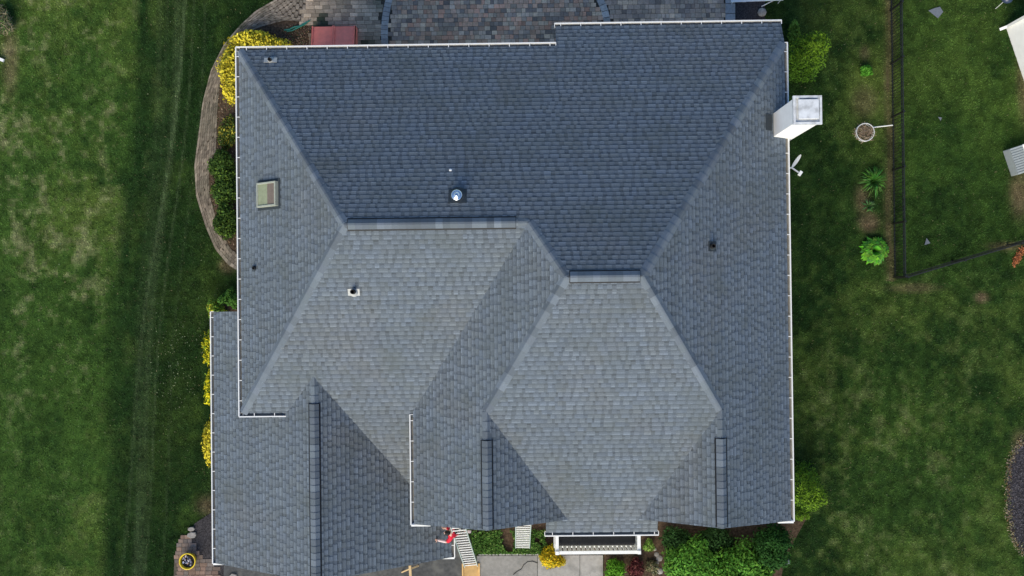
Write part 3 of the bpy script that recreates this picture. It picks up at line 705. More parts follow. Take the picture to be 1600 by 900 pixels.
# white drip on the slope
p = on_roof(704, 266, fN); mb = MB(); mb.lathe(p, [(.05, .0), (.045, .03), (0, .035)], 10); mb.build('roof_fleck', M['white'], house)
fac = main_f[1]; Mx = slope_rot(fac); p = on_roof(421, 304, fac.f)
mb = MB(); L_, Wd = .86, .66      # along slope (y), across (x)
for sx, sy, lx, ly in ((0, 1, Wd + .12, .06), (0, -1, Wd + .12, .06), (1, 0, .06, L_), (-1, 0, .06, L_)):
    mb.box(p + Mx @ Vector((sx * (Wd / 2 + .03), sy * (L_ / 2 + .03), .07)), (lx, ly, .16), Mx)
sk = mb.build('skylight', M['sky_frame'], house, bevel=.01)
mb = MB(); mb.box(p + Mx @ Vector((0, (-1) * L_ * .22, .11)), (Wd, L_ * .56, .02), Mx); mb.build('pane', M['sky_glass'], sk)  # pale green of the reflected sky is put into the glass colour
mb = MB(); mb.box(p + Mx @ Vector((0, L_ * .28, .112)), (Wd, L_ * .44, .02), Mx); mb.build('pane_reflection', M['sky_reflect'], sk)  # brown half of the glass: its reflection painted as a flat panel
mb = MB(); mb.box(p + Mx @ Vector((0, 0, .02)), (Wd + .3, L_ + .3, .012), Mx); mb.build('flashing', M['darkmetal'], sk)

# bulkhead door -------------------------------------------------------------
a, b, c, d = P(484, 38, .75), P(554, 37, .75), P(554, 76, .75), P(484, 76, .75)
t = thing('cellar_door', (a + c) / 2 * Vector((1, 1, 0)) if False else ((a.x + c.x) / 2, (a.y + c.y) / 2, 0), 'faded red steel bulkhead cellar door against the back wall beside the patio', 'cellar door')
x0, x1_ = a.x, b.x; y1_ = a.y; yw = yN - .4
xm = (x0 + x1_) / 2
def slab(mb, xa, xb_, y0, z0, y1, z1, th=.03):
    vs = [(xa, y0, z0), (xb_, y0, z0), (xb_, y1, z1), (xa, y1, z1)]; mb.grid([(v[0], v[1], v[2] - th) for v in vs] + vs, [(3, 2, 1, 0), (4, 5, 6, 7), (0, 1, 5, 4), (1, 2, 6, 5), (2, 3, 7, 6), (3, 0, 4, 7)])
mb = MB(); vs = [(x0, yw, 0), (x0, y1_, 0), (x0, y1_, .42), (x0, yw, 1.05)]
mb.grid([(x0 + .0, v[1], v[2]) for v in vs] + [(x1_, v[1], v[2]) for v in vs], [(3, 2, 1, 0), (4, 5, 6, 7), (0, 1, 5, 4), (1, 2, 6, 5), (3, 0, 4, 7)]); mb.build('frame', M['red'], t)
for s, (xa, xb_) in enumerate(((x0 + .03, xm - .006), (xm + .006, x1_ - .03))):
    mb = MB(); slab(mb, xa, xb_, yw, 1.09, y1_ - .02, .46)
    mb.bar((xa + .02, y1_ + .0, .49), (xa + .02, yw, 1.12), .035, .03); mb.bar((xb_ - .02, y1_ + .0, .49), (xb_ - .02, yw, 1.12), .035, .03)
    lf = mb.build('door_leaf', M['red'], t)
    if s == 0:
        mb = MB(); ym = (y1_ * .55 + yw * .45); zm = .46 + (1.09 - .46) * .45; mb.bar((xb_ - .09, ym - .09, zm + .0), (xb_ - .09, ym + .09, zm + .05), .03, .05); mb.build('handle', M['alu'], lf)

# ------------------------------------------------------------------ vegetation
def leaves(centres, normals, size, tones, seed=0, ratio=.5, curl=.25):
    rg = np.random.default_rng(seed); n = len(centres)
    nr = normals + rg.normal(0, .55, (n, 3)); nr /= np.linalg.norm(nr, axis=1, keepdims=True)
    t = rg.normal(0, 1, (n, 3)); t -= nr * (t * nr).sum(1, keepdims=True); t /= np.linalg.norm(t, axis=1, keepdims=True)
    b = np.cross(nr, t); s = (size * rg.uniform(.6, 1.35, n))[:, None]
    V = np.stack([centres - t * s, centres + b * s * ratio, centres + t * s + nr * s * curl * -1, centres - b * s * ratio], 1).reshape(-1, 3)
    return V, np.arange(4 * n).reshape(n, 4), tones
def blob_points(n, rx, ry, h, seed, lobes=14, cone=False, fill=.3):
    rg = np.random.default_rng(seed)
    L = []
    for k in range(lobes):
        th = rg.uniform(0, 2 * np.pi); v = rg.uniform(0, 1)
        if cone:
            zz = v ** 1.25 * .95; rad = (1 - zz) ** .42 * .74; rad = rad * rg.uniform(.45, 1); L.append((rad * np.cos(th), rad * np.sin(th), zz, .30 * (1 - zz * .4)))
        else:
            zz = .25 + .5 * v; rad = np.sqrt(max(.05, 1 - (zz) ** 2)) * rg.uniform(.25, .72); L.append((rad * np.cos(th), rad * np.sin(th), zz, rg.uniform(.24, .42)))
    if not cone: L.append((0, 0, .45, .6))
    L = np.array(L); wgt = L[:, 3] ** 2; i = rg.choice(len(L), n, p=wgt / wgt.sum())
    d = rg.normal(0, 1, (n, 3)); d /= np.linalg.norm(d, axis=1, keepdims=True); d[:, 2] = np.where(rg.random(n) < .7, np.abs(d[:, 2]), d[:, 2])
    r = L[i, 3] * (1 - fill * rg.random(n) ** 2) * (1 + .12 * rg.normal(0, 1, n))
    p = L[i, :3] + d * r[:, None] * np.array([1, 1, .9 if not cone else .45])
    p[:, 2] = np.clip(p[:, 2], .04, 1.3)
    tl = rg.uniform(.8, 1.2, len(L))[i]
    return p * np.array([rx, ry, h]), d, tl
def shrub(name, px, py, rx, ry, h, col, label, cat, n=1500, size=.05, group=None, cone=False, lobes=14, seed=1, alt=None, alt_p=0, ratio=.5, top=None, spread=.22, stem='stem', crown='foliage', trunk_r=.03):
    """px,py: reading of the plant's base; rx, ry metres"""
    c = P(px, py, 0); t = thing(name, c, label, cat, group); rg = np.random.default_rng(seed + 100)
    p, d, tl = blob_points(n, rx, ry, h, seed, lobes, cone)
    col = np.array(col); f = (tl * rg.uniform(1 - spread, 1 + spread, n))[:, None]; tone = col[None] * f
    if top is not None: k = np.clip(p[:, 2:3] / h, 0, 1) ** 1.5 * rg.uniform(.5, 1, (n, 1)); tone = tone * (1 - k) + np.array(top)[None] * f * k
    if alt is not None: m_ = rg.random(n) < alt_p; tone[m_] = np.array(alt)[None] * f[m_]
    V, F_, T = leaves(p + np.array(c)[None], d, size, tone, seed + 5, ratio)
    np_mesh(crown, V, F_, T, M['leaf'], t)
    mb = MB()
    for k in range(5 if not cone else 1):
        a = k * 1.3 + seed; r = 0 if cone else .5
        mb.tube([c + Vector((0, 0, 0)), c + Vector((math.cos(a) * rx * r * .3, math.sin(a) * ry * r * .3, h * .3)), c + Vector((math.cos(a) * rx * r, math.sin(a) * ry * r, h * (.6 if cone else .7)))], [trunk_r, trunk_r * .7, trunk_r * .25], 6)
    mb.build(stem, M['bark'], t)
    return t
YL = (.55, .46, .03); YT = (.76, .65, .06); GR = (.035, .085, .018); LM = (.16, .30, .02)
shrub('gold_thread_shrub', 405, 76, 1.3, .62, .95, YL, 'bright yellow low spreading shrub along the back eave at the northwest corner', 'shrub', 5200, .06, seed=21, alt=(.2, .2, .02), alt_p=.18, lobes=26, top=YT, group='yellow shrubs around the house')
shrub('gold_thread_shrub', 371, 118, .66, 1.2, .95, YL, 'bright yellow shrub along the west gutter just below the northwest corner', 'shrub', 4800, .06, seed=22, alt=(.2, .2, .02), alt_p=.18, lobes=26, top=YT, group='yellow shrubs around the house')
shrub('weedy_plant', 358, 207, .45, .85, .45, (.06, .10, .02), 'thin weedy green and yellow plant between path and west gutter', 'plant', 1900, .05, seed=23, alt=(.35, .32, .04), alt_p=.25)
for k, (y, r, s, lb) in enumerate(((262, .5, 24, 'dark green hedge shrub at the north end of the row by the curved path'), (303, .52, 25, 'dark green hedge shrub in the middle of the row by the curved path'), (348, .48, 26, 'dark green hedge shrub at the south end of the row by the curved path'))):
    shrub('hedge_shrub', 354 + k * 2, y, r * 1.15, .85, .85, (.035, .075, .014), lb, 'shrub', 3600, .055, seed=s, alt=(.08, .14, .02), alt_p=.25, group='hedge shrubs by the curved path', lobes=18)
shrub('lime_shrub', 343, 486, .48, .5, .9, (.13, .24, .03), 'yellow green leafy shrub at the north corner of the garage roof', 'shrub', 1700, .06, seed=27, alt=(.5, .48, .04), alt_p=.22)
shrub('leafy_shrub', 366, 466, .42, .45, 1.0, (.05, .13, .02), 'mid green leafy shrub against the west gutter above the garage roof', 'shrub', 1500, .06, seed=28)
for k, (x, y, ry_, lb) in enumerate(((338, 545, .9, 'yellow shrub beside the garage gutter, nearest the lime shrub'), (337, 602, .85, 'yellow shrub beside the garage gutter, middle of three'))):
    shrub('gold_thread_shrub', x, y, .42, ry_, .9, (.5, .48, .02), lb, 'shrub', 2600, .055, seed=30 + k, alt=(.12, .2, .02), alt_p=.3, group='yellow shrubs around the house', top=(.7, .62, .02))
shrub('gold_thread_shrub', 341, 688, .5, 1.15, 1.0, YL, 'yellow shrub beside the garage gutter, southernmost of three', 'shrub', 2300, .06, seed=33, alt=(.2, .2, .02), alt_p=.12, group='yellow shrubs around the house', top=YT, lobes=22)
# conifers on the east side
AR = (.06, .145, .012)
def arb(px, py, r, h, label, seed, col=AR, n=10000): return shrub('arborvitae', px, py, r, r, h, col, label, 'conifer', n, .048, group='arborvitae at the east wall', cone=True, lobes=90, seed=seed, alt=(.018, .045, .01), alt_p=.2, ratio=.35, top=(.17, .29, .018), stem='trunk', crown='crown', trunk_r=.06)
arb(1241, 103, 1.0, 4.0, 'golden green conical conifer beside the roof corner above the chimney', 41)
arb(1238, 754, 1.08, 3.4, 'golden green conical conifer beside the southeast roof corner', 42)
arb(1236, 790, .5, 2.1, 'small golden green conifer just below the southeast conifer', 43, n=3000)
shrub('weeping_shrub', 1234, 55, .3, .5, .9, (.12, .22, .03), 'lime green weedy shrub at the northeast gutter corner', 'shrub', 900, .06, seed=44)
shrub('dark_evergreen', 1199, 843, .85, .95, 1.9, (.02, .07, .012), 'dark green evergreen shrub below the southeast roof corner', 'shrub', 7500, .055, seed=45, lobes=44)
for k, (x, y, rx, ry, h, lb) in enumerate(((1078, 871, 1.25, 1.05, 1.2, 'broad bright green shrub left of the pair under the right gable'), (1152, 882, 1.45, 1.15, 1.3, 'broad bright green shrub right of the pair under the right gable'))):
    shrub('viburnum_shrub', x, y, rx, ry, h, (.075, .215, .026), lb, 'shrub', 11000, .065, seed=50 + k, alt=(.11, .25, .03), alt_p=.3, lobes=60, group='broad shrubs under the right gable')
shrub('foundation_shrub', 1052, 843, .8, .6, .75, (.022, .06, .014), 'low dark green shrub under the rake of the right gable', 'shrub', 3600, .05, seed=54)
shrub('gold_mound_shrub', 862, 866, .6, .46, .8, (.55, .42, .015), 'golden yellow mounded shrub left of the white balcony', 'shrub', 3600, .05, seed=56, alt=(.3, .3, .02), alt_p=.25, top=(.75, .5, .02), lobes=24)
shrub('lily_clump', 961, 886, .48, .5, .55, (.10, .27, .02), 'fresh bright green leafy clump beside the concrete walk', 'plant', 1500, .09, seed=57, ratio=.22)
shrub('barberry_shrub', 993, 887, .42, .48, .6, (.085, .02, .022), 'dark burgundy shrub between green clump and stones', 'shrub', 1700, .05, seed=58, alt=(.16, .06, .05), alt_p=.3)
shrub('sedum_plant', 1012, 852, .27, .3, .4, (.16, .30, .05), 'small lime green plant right of the white balcony', 'plant', 600, .05, seed=59, alt=(.3, .4, .1), alt_p=.3)
shrub('stonecrop_plant', 1017, 884, .3, .35, .3, (.13, .14, .07), 'dull tan and green low plant right of the burgundy shrub', 'plant', 600, .05, seed=60, alt=(.33, .27, .16), alt_p=.35)
for k in range(7):
    x, y = ((1023, 858), (1026, 866), (1030, 872), (1027, 879), (1024, 886), (1031, 892), (1020, 893))[k]
    c = P(x, y); mb = MB(); r = .07 + .03 * (k % 3)
    mb.lathe(c - Vector((0, 0, .02)), [(r, 0), (r * 1.1, .03), (r * .8, .07), (0, .09)], 7); o = mb.build('edging_stone', M['stone'])
    tag(o, ('topmost', 'second', 'third', 'fourth', 'fifth', 'sixth', 'bottommost')[k] + ' of the seven tan edging stones running down the bed right of the white balcony', 'stone', 'edging stones right of the stonecrop')
shrub('foundation_shrub', 1110, 838, 1.0, .6, .8, (.022, .06, .014), 'dark green shrub under the peak of the right gable behind the broad bright shrubs', 'shrub', 4200, .05, seed=62)
# front bed ground cover
n = 11000; rg = np.random.default_rng(77)
pp = np.array([P2(x, y) for x, y in zip(rg.uniform(738, 868, n), 824 + 40 * rg.beta(2.2, 1.1, n))])
dens = fbm(pp[:, 0], pp[:, 1], .5, 61); pp = pp[dens > .36]; n = len(pp)
c = np.column_stack([pp, rg.uniform(.04, .22, n)]); tone = np.array([.05, .12, .02])[None] * rg.uniform(.5, 1.7, (n, 1)); m_ = rg.random(n) < .15; tone[m_] = (.16, .26, .06)
V, F_, T = leaves(c, np.tile([0, 0, 1.], (n, 1)), .042, tone, 78); o = np_mesh('ground_cover', V, F_, T, M['leaf']); tag(o, 'low green ground cover in the bed below the left gable', kind='stuff')
# plants on the east lawn
shrub('young_shrub', 1350, 113, .28, .28, .35, (.06, .22, .02), 'small bright green shrub alone on the east lawn', 'shrub', 900, .06, seed=61, top=(.1, .3, .03))
def rosette(name, px, py, r, h, nl, w_, cols, label, cat, seed, droop=.6):
    c = P(px, py); t = thing(name, c, label, cat); rr = random.Random(seed); mb = MB()
    for k in range(nl):
        a = rr.uniform(0, 2 * math.pi); L = r * (.35 + .7 * math.sqrt(k / nl)) * rr.uniform(.85, 1.1); hh = h * (1.1 - .6 * k / nl); ww = w_ * rr.uniform(.8, 1.2)
        col = tuple(v * rr.uniform(.7, 1.25) for v in rr.choice(cols)); d = Vector((math.cos(a), math.sin(a), 0)); s = Vector((-d.y, d.x, 0)); rows = []
        for j in range(6):
            u_ = j / 5; wj = ww * (math.sin(math.pi * min(1, u_ * .85 + .12)) ** .8) * (1 if j < 5 else .1)
            zz = hh * (math.sin(u_ * 2.2) - droop * u_ * u_ * .6)
            m0 = c + d * (.04 + L * u_) + Vector((0, 0, max(.02, zz + .03))); rows.append((m0 - s * wj + Vector((0, 0, wj * .3)), m0, m0 + s * wj + Vector((0, 0, wj * .3))))
        for j in range(5):
            for i in (0, 1): mb.face([rows[j][i], rows[j + 1][i], rows[j + 1][i + 1], rows[j][i + 1]], col, True)
    mb.build('foliage', M['leaf'], t)
    mb = MB(); mb.tube([c, c + Vector((0, 0, h * .3))], [.04, .02], 6, (.04, .13, .02)); mb.build('stem', M['leaf'], t); return t
rosette('hosta', 1364, 392, .5, .42, 230, .085, [(.07, .22, .02), (.09, .27, .03), (.13, .33, .03), (.05, .16, .03)], 'round bright green broad-leaved clump on the east lawn by the fence', 'plant', 1)
rosette('daylily', 1362, 284, .58, .5, 90, .016, [(.04, .14, .02), (.06, .18, .03), (.08, .2, .04)], 'green clump with long strap leaves on the east lawn', 'plant', 2)
rosette('weed_tuft', 1356, 322, .26, .2, 28, .015, [(.05, .13, .04), (.07, .15, .05)], 'small green weed tuft below the strap-leaved clump', 'plant', 3)

# twig-filled wire ring with white stake
c = P(1349, 208); t = thing('wire_ring', c, 'pale round wire ring filled with dry stalks on the east lawn', 'plant support')
mb = MB(); 
for zz, r in ((.05, .32), (.24, .33)): mb.tube([c + Vector((math.cos(k * math.pi / 14) * r, math.sin(k * math.pi / 14) * r, zz)) for k in range(29)], .014, 6)
mb.build('ring', M['white'], t)
for k in range(5):
    a = k * 1.257; m_ = MB(); m_.tube([c + Vector((math.cos(a) * .325, math.sin(a) * .325, 0)), c + Vector((math.cos(a) * .335, math.sin(a) * .335, .26))], .01, 6); m_.build('leg', M['white'], t)
mb = MB(); rr = random.Random(12)
for k in range(260):
    a = rr.uniform(0, 6.28); r = .3 * math.sqrt(rr.random()); b = rr.uniform(0, 6.28); L = rr.uniform(.06, .2); p0 = c + Vector((math.cos(a) * r, math.sin(a) * r, rr.uniform(.03, .2))); p1 = p0 + Vector((math.cos(b) * L, math.sin(b) * L, rr.uniform(-.03, .08)))
    f = rr.uniform(.5, 1.6); mb.tube([p0, p1], rr.uniform(.005, .011), 4, (f, f * rr.uniform(.9, 1.05), f * .95))
mb.build('dry_stalks', M['twig'], t)
mb = MB(); mb.tube([P(1364, 199, .12), P(1395, 195.5, .2)], .022, 8); o = mb.build('stake', M['white']); tag(o, 'white stake lying between the wire ring and the fence', 'stake')

# ------------------------------------------------------------------ fences
def fence(pa, pb, label, nb, h=1.25, gap=.125):
    a, b = P(*pa), P(*pb); t = thing('metal_fence', a, label, 'fence', 'black picket fences of the neighbouring yard'); d = (b - a).normalized(); L = (b - a).length; seg = L / nb
    for k in range(nb + 1):
        p = a + d * seg * k; m_ = MB(); m_.box(p + Vector((0, 0, h / 2 + .02)), (.06, .06, h + .04), Matrix.Rotation(math.atan2(d.y, d.x), 3, 'Z')); m_.box(p + Vector((0, 0, h + .05)), (.075, .075, .025), Matrix.Rotation(math.atan2(d.y, d.x), 3, 'Z')); m_.build('post', M['black'], t)
    for k in range(nb):
        p, q = a + d * (seg * k + .035), a + d * (seg * (k + 1) - .035); m_ = MB()
        for zz in (.14, h - .18, h - .02): m_.bar(p + Vector((0, 0, zz)), q + Vector((0, 0, zz)), .032, .035, (1.5,) * 3 if zz > h - .1 else (1, 1, 1))
        n = int((q - p).length / gap)
        for i in range(1, n):
            c = p.lerp(q, i / n); m_.box(c + Vector((0, 0, h / 2 - .03)), (.014, .014, h - .1), Matrix.Rotation(math.atan2(d.y, d.x), 3, 'Z'))
        m_.build('picket_panel', M['black'], t)
fence((1390, -66), (1396.5, 433), 'black metal picket fence running beside the worn strip east of the house', 6)
fence((1401, 434), (1660, 357), 'black metal picket fence slanting away from the fence corner to the right edge', 3, h=1.2)

# ------------------------------------------------------------------ neighbours and odds and ends
c0 = P(1571, 40.5); c1_ = P(1604, 138); dv = (c1_ - c0).normalized(); pv = Vector((-dv.y, dv.x, 0)); 
if pv.x < 0: pv = -pv
t = thing('neighbour_house', c0, 'white walled neighbouring house cut off by the upper right edge', 'house')
q = [c0, c0 + dv * 9, c0 + dv * 9 + pv * 8, c0 + pv * 8]; mb = MB(); mb.prism([(v.x, v.y) for v in q], 0, 5.4)
mb.build('wall', M['chimney'], t)
qq = [c0 - dv * .35 - pv * .3, c0 + dv * 9.35 - pv * .3, c0 + dv * 9.35 + pv * 8.3, c0 - dv * .35 + pv * 8.3]
ra, rb = c0 + dv * 3 + pv * 4 + Vector((0, 0, 8)), c0 + dv * 6 + pv * 4 + Vector((0, 0, 8)); up = Vector((0, 0, 5.42)); mb = MB(); e = [v + up for v in qq]
for f in ([e[0], e[1], rb, ra], [e[1], e[2], rb], [e[2], e[3], ra, rb], [e[3], e[0], ra]): mb.face(f)
mb.face(e[::-1]); mb.build('roof', M['cap'], t)
mb = MB(); o_ = -pv * .06; 
k0 = c0 + dv * .07 + o_; mb.bar(k0 + Vector((0, 0, .25)), k0 + Vector((0, 0, 5.3)), .1, .08, up=pv); mb.bar(k0 + Vector((0, 0, .25)), k0 - pv * .22 + Vector((0, 0, .08)), .1, .07); mb.build('downspout', M['white'], t)
c = P(1590, 246); t = thing('resin_shed', c, 'grey ribbed resin box with white lid at the right edge', 'storage box')
ang = math.atan2(dv.y, dv.x); Mr = Matrix.Rotation(ang + R(90), 3, 'Z')
mb = MB(); cc2 = P(1600, 247); mb.box(cc2 + Vector((0, 0, .28)), (1.35, 1.0, .56), Mr); mb.build('body', M['greybox'], t, bevel=.02)
mb = MB()
ax = Mr @ Vector((1, 0, 0)); ay = Mr @ Vector((0, 1, 0))
if ax.x < 0: ax = -ax
for k in range(11): mb.bar(cc2 - ax * .68 + ay * (-.46 + k * .092) + Vector((0, 0, .585)), cc2 - ax * .2 + ay * (-.46 + k * .092) + Vector((0, 0, .585)), .06, .05)
mb.build('ribbed_lid', M['greybox'], t)
mb = MB(); mb.box(cc2 + ax * .25 + Vector((0, 0, .6)), (.9, 1.02, .08), Mr); wl = mb.build('white_lid', M['white'], t, bevel=.02)
mb = MB(); mb.lathe(cc2 - ax * .02 + Vector((0, 0, .645)), [(.0, .03), (.09, .03), (.1, 0)], 14); mb.build('handle', M['rubber'], wl)
# kettle grill
c = P(1561, 4); t = thing('kettle_grill', c, 'small dark blue kettle grill with pale lid handle at the upper right edge', 'grill')
mb = MB(); mb.lathe(c + Vector((0, 0, .5)), [(0, 0), (.15, .03), (.21, .12), (.22, .2)], 20); mb.build('bowl', M['blue'], t)
mb = MB(); mb.lathe(c + Vector((0, 0, .7)), [(.225, 0), (.2, .08), (.12, .14), (0, .165)], 20); ld = mb.build('lid', M['blue'], t)
mb = MB(); mb.lathe(c + Vector((.07, .03, .83)), [(.075, 0), (.06, .04), (0, .05)], 12); mb.build('handle', M['white'], ld)
for k in range(3): a = k * 2.09; m_ = MB(); m_.tube([c + Vector((math.cos(a) * .12, math.sin(a) * .12, .55)), c + Vector((math.cos(a) * .27, math.sin(a) * .27, 0))], .014, 6); m_.build('leg', M['alu'], t)
# scraps
def scrap(pxs, label, m='slate', z=.05):
    mb = MB(); pl = [P2(*p) for p in pxs]; mb.prism(pl, z - .012, z); o = mb.build('shingle_scrap', M[m]); tag(o, label, 'scrap', 'grey shingle scraps on the neighbouring lawn')
scrap([(1450, 17), (1460, 13), (1468, 11), (1473, 19), (1465, 29)], 'largest grey shingle scrap on the grass near the top edge')
scrap([(1444, 383), (1447, 372), (1453, 380)], 'small triangular grey shingle scrap above the slanting fence')
scrap([(1465, 183), (1471, 184), (1469, 189)], 'tiny grey shingle scrap in the middle of the neighbouring lawn')
scrap([(1570, 189), (1573, 187), (1576, 195), (1573, 197)], 'narrow grey scrap above the grey ribbed box') if False else None
# rusty branch
c = P(1590, 402); t = thing('dead_branch', c, 'rust orange dead leafy branch lying below the slanting fence', 'branch'); mb = MB()
mb.tube([P(1584, 413, .04), P(1590, 400, .08), P(1600, 388, .06)], [.02, .016, .008], 6); mb.build('stem', M['bark'], t)
n = 260; rg = np.random.default_rng(5); tt = rg.random(n); cp = np.array([list(P(1585 + 14 * a, 412 - 23 * a, .07)) for a in tt]) + rg.normal(0, .06, (n, 3)) * np.array([1, 1, .3])
V, F_, T = leaves(cp, np.tile([0, 0, 1.], (n, 1)), .045, np.array([.33, .12, .05])[None] * rg.uniform(.6, 1.3, (n, 1)), 6); np_mesh('foliage', V, F_, T, M['leaf'], t)
# left edge: dry grass clump, white pipe
shrub('dry_grass_clump', 10, 38, .42, .8, .6, (.24, .21, .13), 'dry tan ornamental grass clump at the upper left edge', 'plant', 1500, .13, seed=71, ratio=.1, alt=(.06, .12, .03), alt_p=.4)
mb = MB(); mb.bar(P(-30, 80, .1), P(6, 95, .1), .11, .08); o = mb.build('downspout_extension', M['white']); tag(o, 'white downspout end lying on the grass at the left edge', 'downspout')
# white bench at the top edge over the pit
c = P(1183, -12); t = thing('garden_bench', c, 'white metal bench frame at the top edge above the dark pit', 'bench')
mb = MB(); mb.bar(P(1142, 2, .45), P(1224, -1, .45), .07, .05); mb.bar(P(1142, -14, .45), P(1224, -17, .45), .07, .05); mb.bar(P(1142, -30, .45), P(1224, -33, .45), .07, .05); mb.bar(P(1163, 3, .49), P(1163, -34, .49), .12, .03); mb.build('seat', M['white'], t)
for x, y in ((1146, 2), (1220, 0), (1146, -30), (1220, -33)): m_ = MB(); q = P(x, y, .43); m_.tube([q, (q.x, q.y, 0)], .02, 6); m_.build('leg', M['white'], t)
mb = MB(); mb.tube([P(1190, 10, .05), P(1214, -2, .42)], .018, 6); mb.build('brace', M['white'], t)
c = P(1190, 20); mb = MB(); mb.lathe(c, [(.16, 0), (.17, .1), (.1, .16), (0, .17)], 8); o = mb.build('boulder', M['stone']); tag(o, 'grey boulder at the corner of the dark pit by the northeast eave', 'boulder')
# hose
mb = MB(); mb.tube([P(444, 47, .06) + Vector((0, 0, 0)), P(452, 46, .07), P(460, 42, .08), P(468, 41, .08), P(474, 37, .08), P(481, 34, .07), P(484, 32, .07)], .028, 8)
mb.tube([P(448, 49, .06), P(456, 48, .07), P(464, 44, .11), P(472, 40, .1), P(479, 37, .08)], .026, 8); o = mb.build('garden_hose', M['hose']); tag(o, 'teal garden hose between yellow shrub and red cellar door', 'hose')
# cable on the walk
mb = MB(); mb.tube([P(x, y, .066) for x, y in ((802, 898), (808, 893), (815, 889), (818, 883), (824, 878), (832, 877), (840, 880))], .011, 6); o = mb.build('cable', M['rubber']); tag(o, 'dark cable lying curved across the concrete walk', 'cable')
# yellow pot
c = P(298, 873); t = thing('yellow_tub', c, 'yellow round tub holding scraps on rust brown pavers', 'tub')
mb = MB(); mb.lathe(c, [(.2, .05), (.24, .08), (.285, .38), (.31, .4), (.31, .43), (.275, .43), (.265, .38), (.225, .12), (0, .11)], 32); mb.build('shell', M['yellow'], t)
mb = MB(); mb.lathe(c, [(.26, .3), (0, .31)], 20, (.6, .6, .6)); rr = random.Random(4)
for k in range(34):
    a = rr.uniform(0, 6.28); r = .2 * math.sqrt(rr.random()); col = rr.choice([(9, 9, 10), (5, 6, 9), (1, 1, 1), (9, 6, 4), (2, 2, 3), (12, 12, 12)])
    mb.box(c + Vector((math.cos(a) * r, math.sin(a) * r, .34 + rr.random() * .05)), (rr.uniform(.03, .12), rr.uniform(.02, .05), .03), Matrix.Rotation(rr.uniform(0, 3), 3, 'Z') @ Matrix.Rotation(rr.uniform(-.4, .4), 3, 'X'), col)
o = mb.build('contents', mat('tub_scraps', (.04, .04, .045), .7, .2, 10, .1), t)
for (x, y, a, b, lb) in ((300, 826, .15, .1, 'small flat stone above the brown pavers'), (301, 835, .2, .13, 'larger flat stone above the brown pavers'), (365, 902, .2, .16, 'pale rounded stone at the bottom edge by the garage corner')):
    c = P(x, y); mb = MB(); n = 7; rr = random.Random(x + y); pl = [(c.x + math.cos(k * 6.283 / n) * a * rr.uniform(.8, 1.1), c.y + math.sin(k * 6.283 / n) * b * rr.uniform(.8, 1.1)) for k in range(n)]
    mb.prism(pl, 0.02, .11, (.95,) * 3); o = mb.build('flat_stone', M['stone'], bevel=.02); tag(o, lb, 'stone', 'loose stones near the garage corner')
c = P(1228, 878); mb = MB(); mb.box(c + Vector((0, 0, .05)), (.26, .16, .1), Matrix.Rotation(.4, 3, 'Z'), (.6, .7, .9)); o = mb.build('paving_stone', M['stone'], bevel=.03); tag(o, 'blue grey stone at the lawn edge right of the broad shrubs', 'stone')
# satellite dish
p0 = Vector((xE - .38, P(1233, 262, 5).y, 5.0)); t = thing('satellite_dish', p0, 'pale satellite dish on an arm below the east gutter', 'satellite dish')
dc = P(1243, 251, 4.9); lnb = P(1250, 271, 4.75); mount = P(1237, 262, 4.75)
mb = MB(); mb.tube([p0, mount], .025, 8); mb.build('mount', M['alu'], t)
ax = (lnb - dc); ax.z = .12; ax = Vector((-.72, -.55, .42)).normalized(); ax = Vector((.62, -.5, .28)).normalized()
mb = MB(); u = ax.cross(Vector((0, 0, 1))).normalized(); v = u.cross(ax); n = 28; rows = []
for j in range(6):
    r = .26 * j / 5; rows.append([dc + u * (r * math.cos(k * 6.2832 / n)) + v * (r * 1.05 * math.sin(k * 6.2832 / n)) + ax * (r * r * .5) for k in range(n)])
for j in range(5):
    for k in range(n): mb.face([rows[j][k], rows[j][(k + 1) % n], rows[j + 1][(k + 1) % n], rows[j + 1][k]], (.85,) * 3, True)
mb.build('dish', M['white'], t)
mb = MB(); mb.bar(mount, lnb, .045, .04); mb.build('arm', M['alu'], t)
mb = MB(); mb.box(lnb + Vector((0, 0, .02)), (.1, .17, .08), Matrix.Rotation(-.6, 3, 'Z')); mb.build('receiver', M['white'], t, bevel=.01)

# ladders ------------------------------------------------------------------
def ladder(foot, top, wd, label, tilt=0):
    a, b = foot, top; d = (b - a).normalized(); L = (b - a).length; sd_ = Vector((d.y, -d.x, 0)).normalized()
    t = thing('ladder', a, label, 'ladder', 'aluminium ladders leaning at the left gable'); fr = sd_.cross(d)
    for s in (-1, 1):
        m_ = MB(); m_.bar(a + sd_ * s * wd / 2, b + sd_ * s * wd / 2, .028, .075, (.7, .82, .8), up=fr); m_.build('side_rail', M['alu'], t)
    n = int(L / .3); 
    for k in range(n):
        c = a + d * (.2 + k * .3); m_ = MB(); m_.box(c, (wd - .03, .04, .03), Matrix((sd_, Vector((-sd_.y, sd_.x, 0)), Vector((0, 0, 1)))).transposed(), (.9,) * 3); m_.build('rung', M['alu'], t, bevel=.008)
    return a, b, d, sd_
lf = P(736, 885, .06)
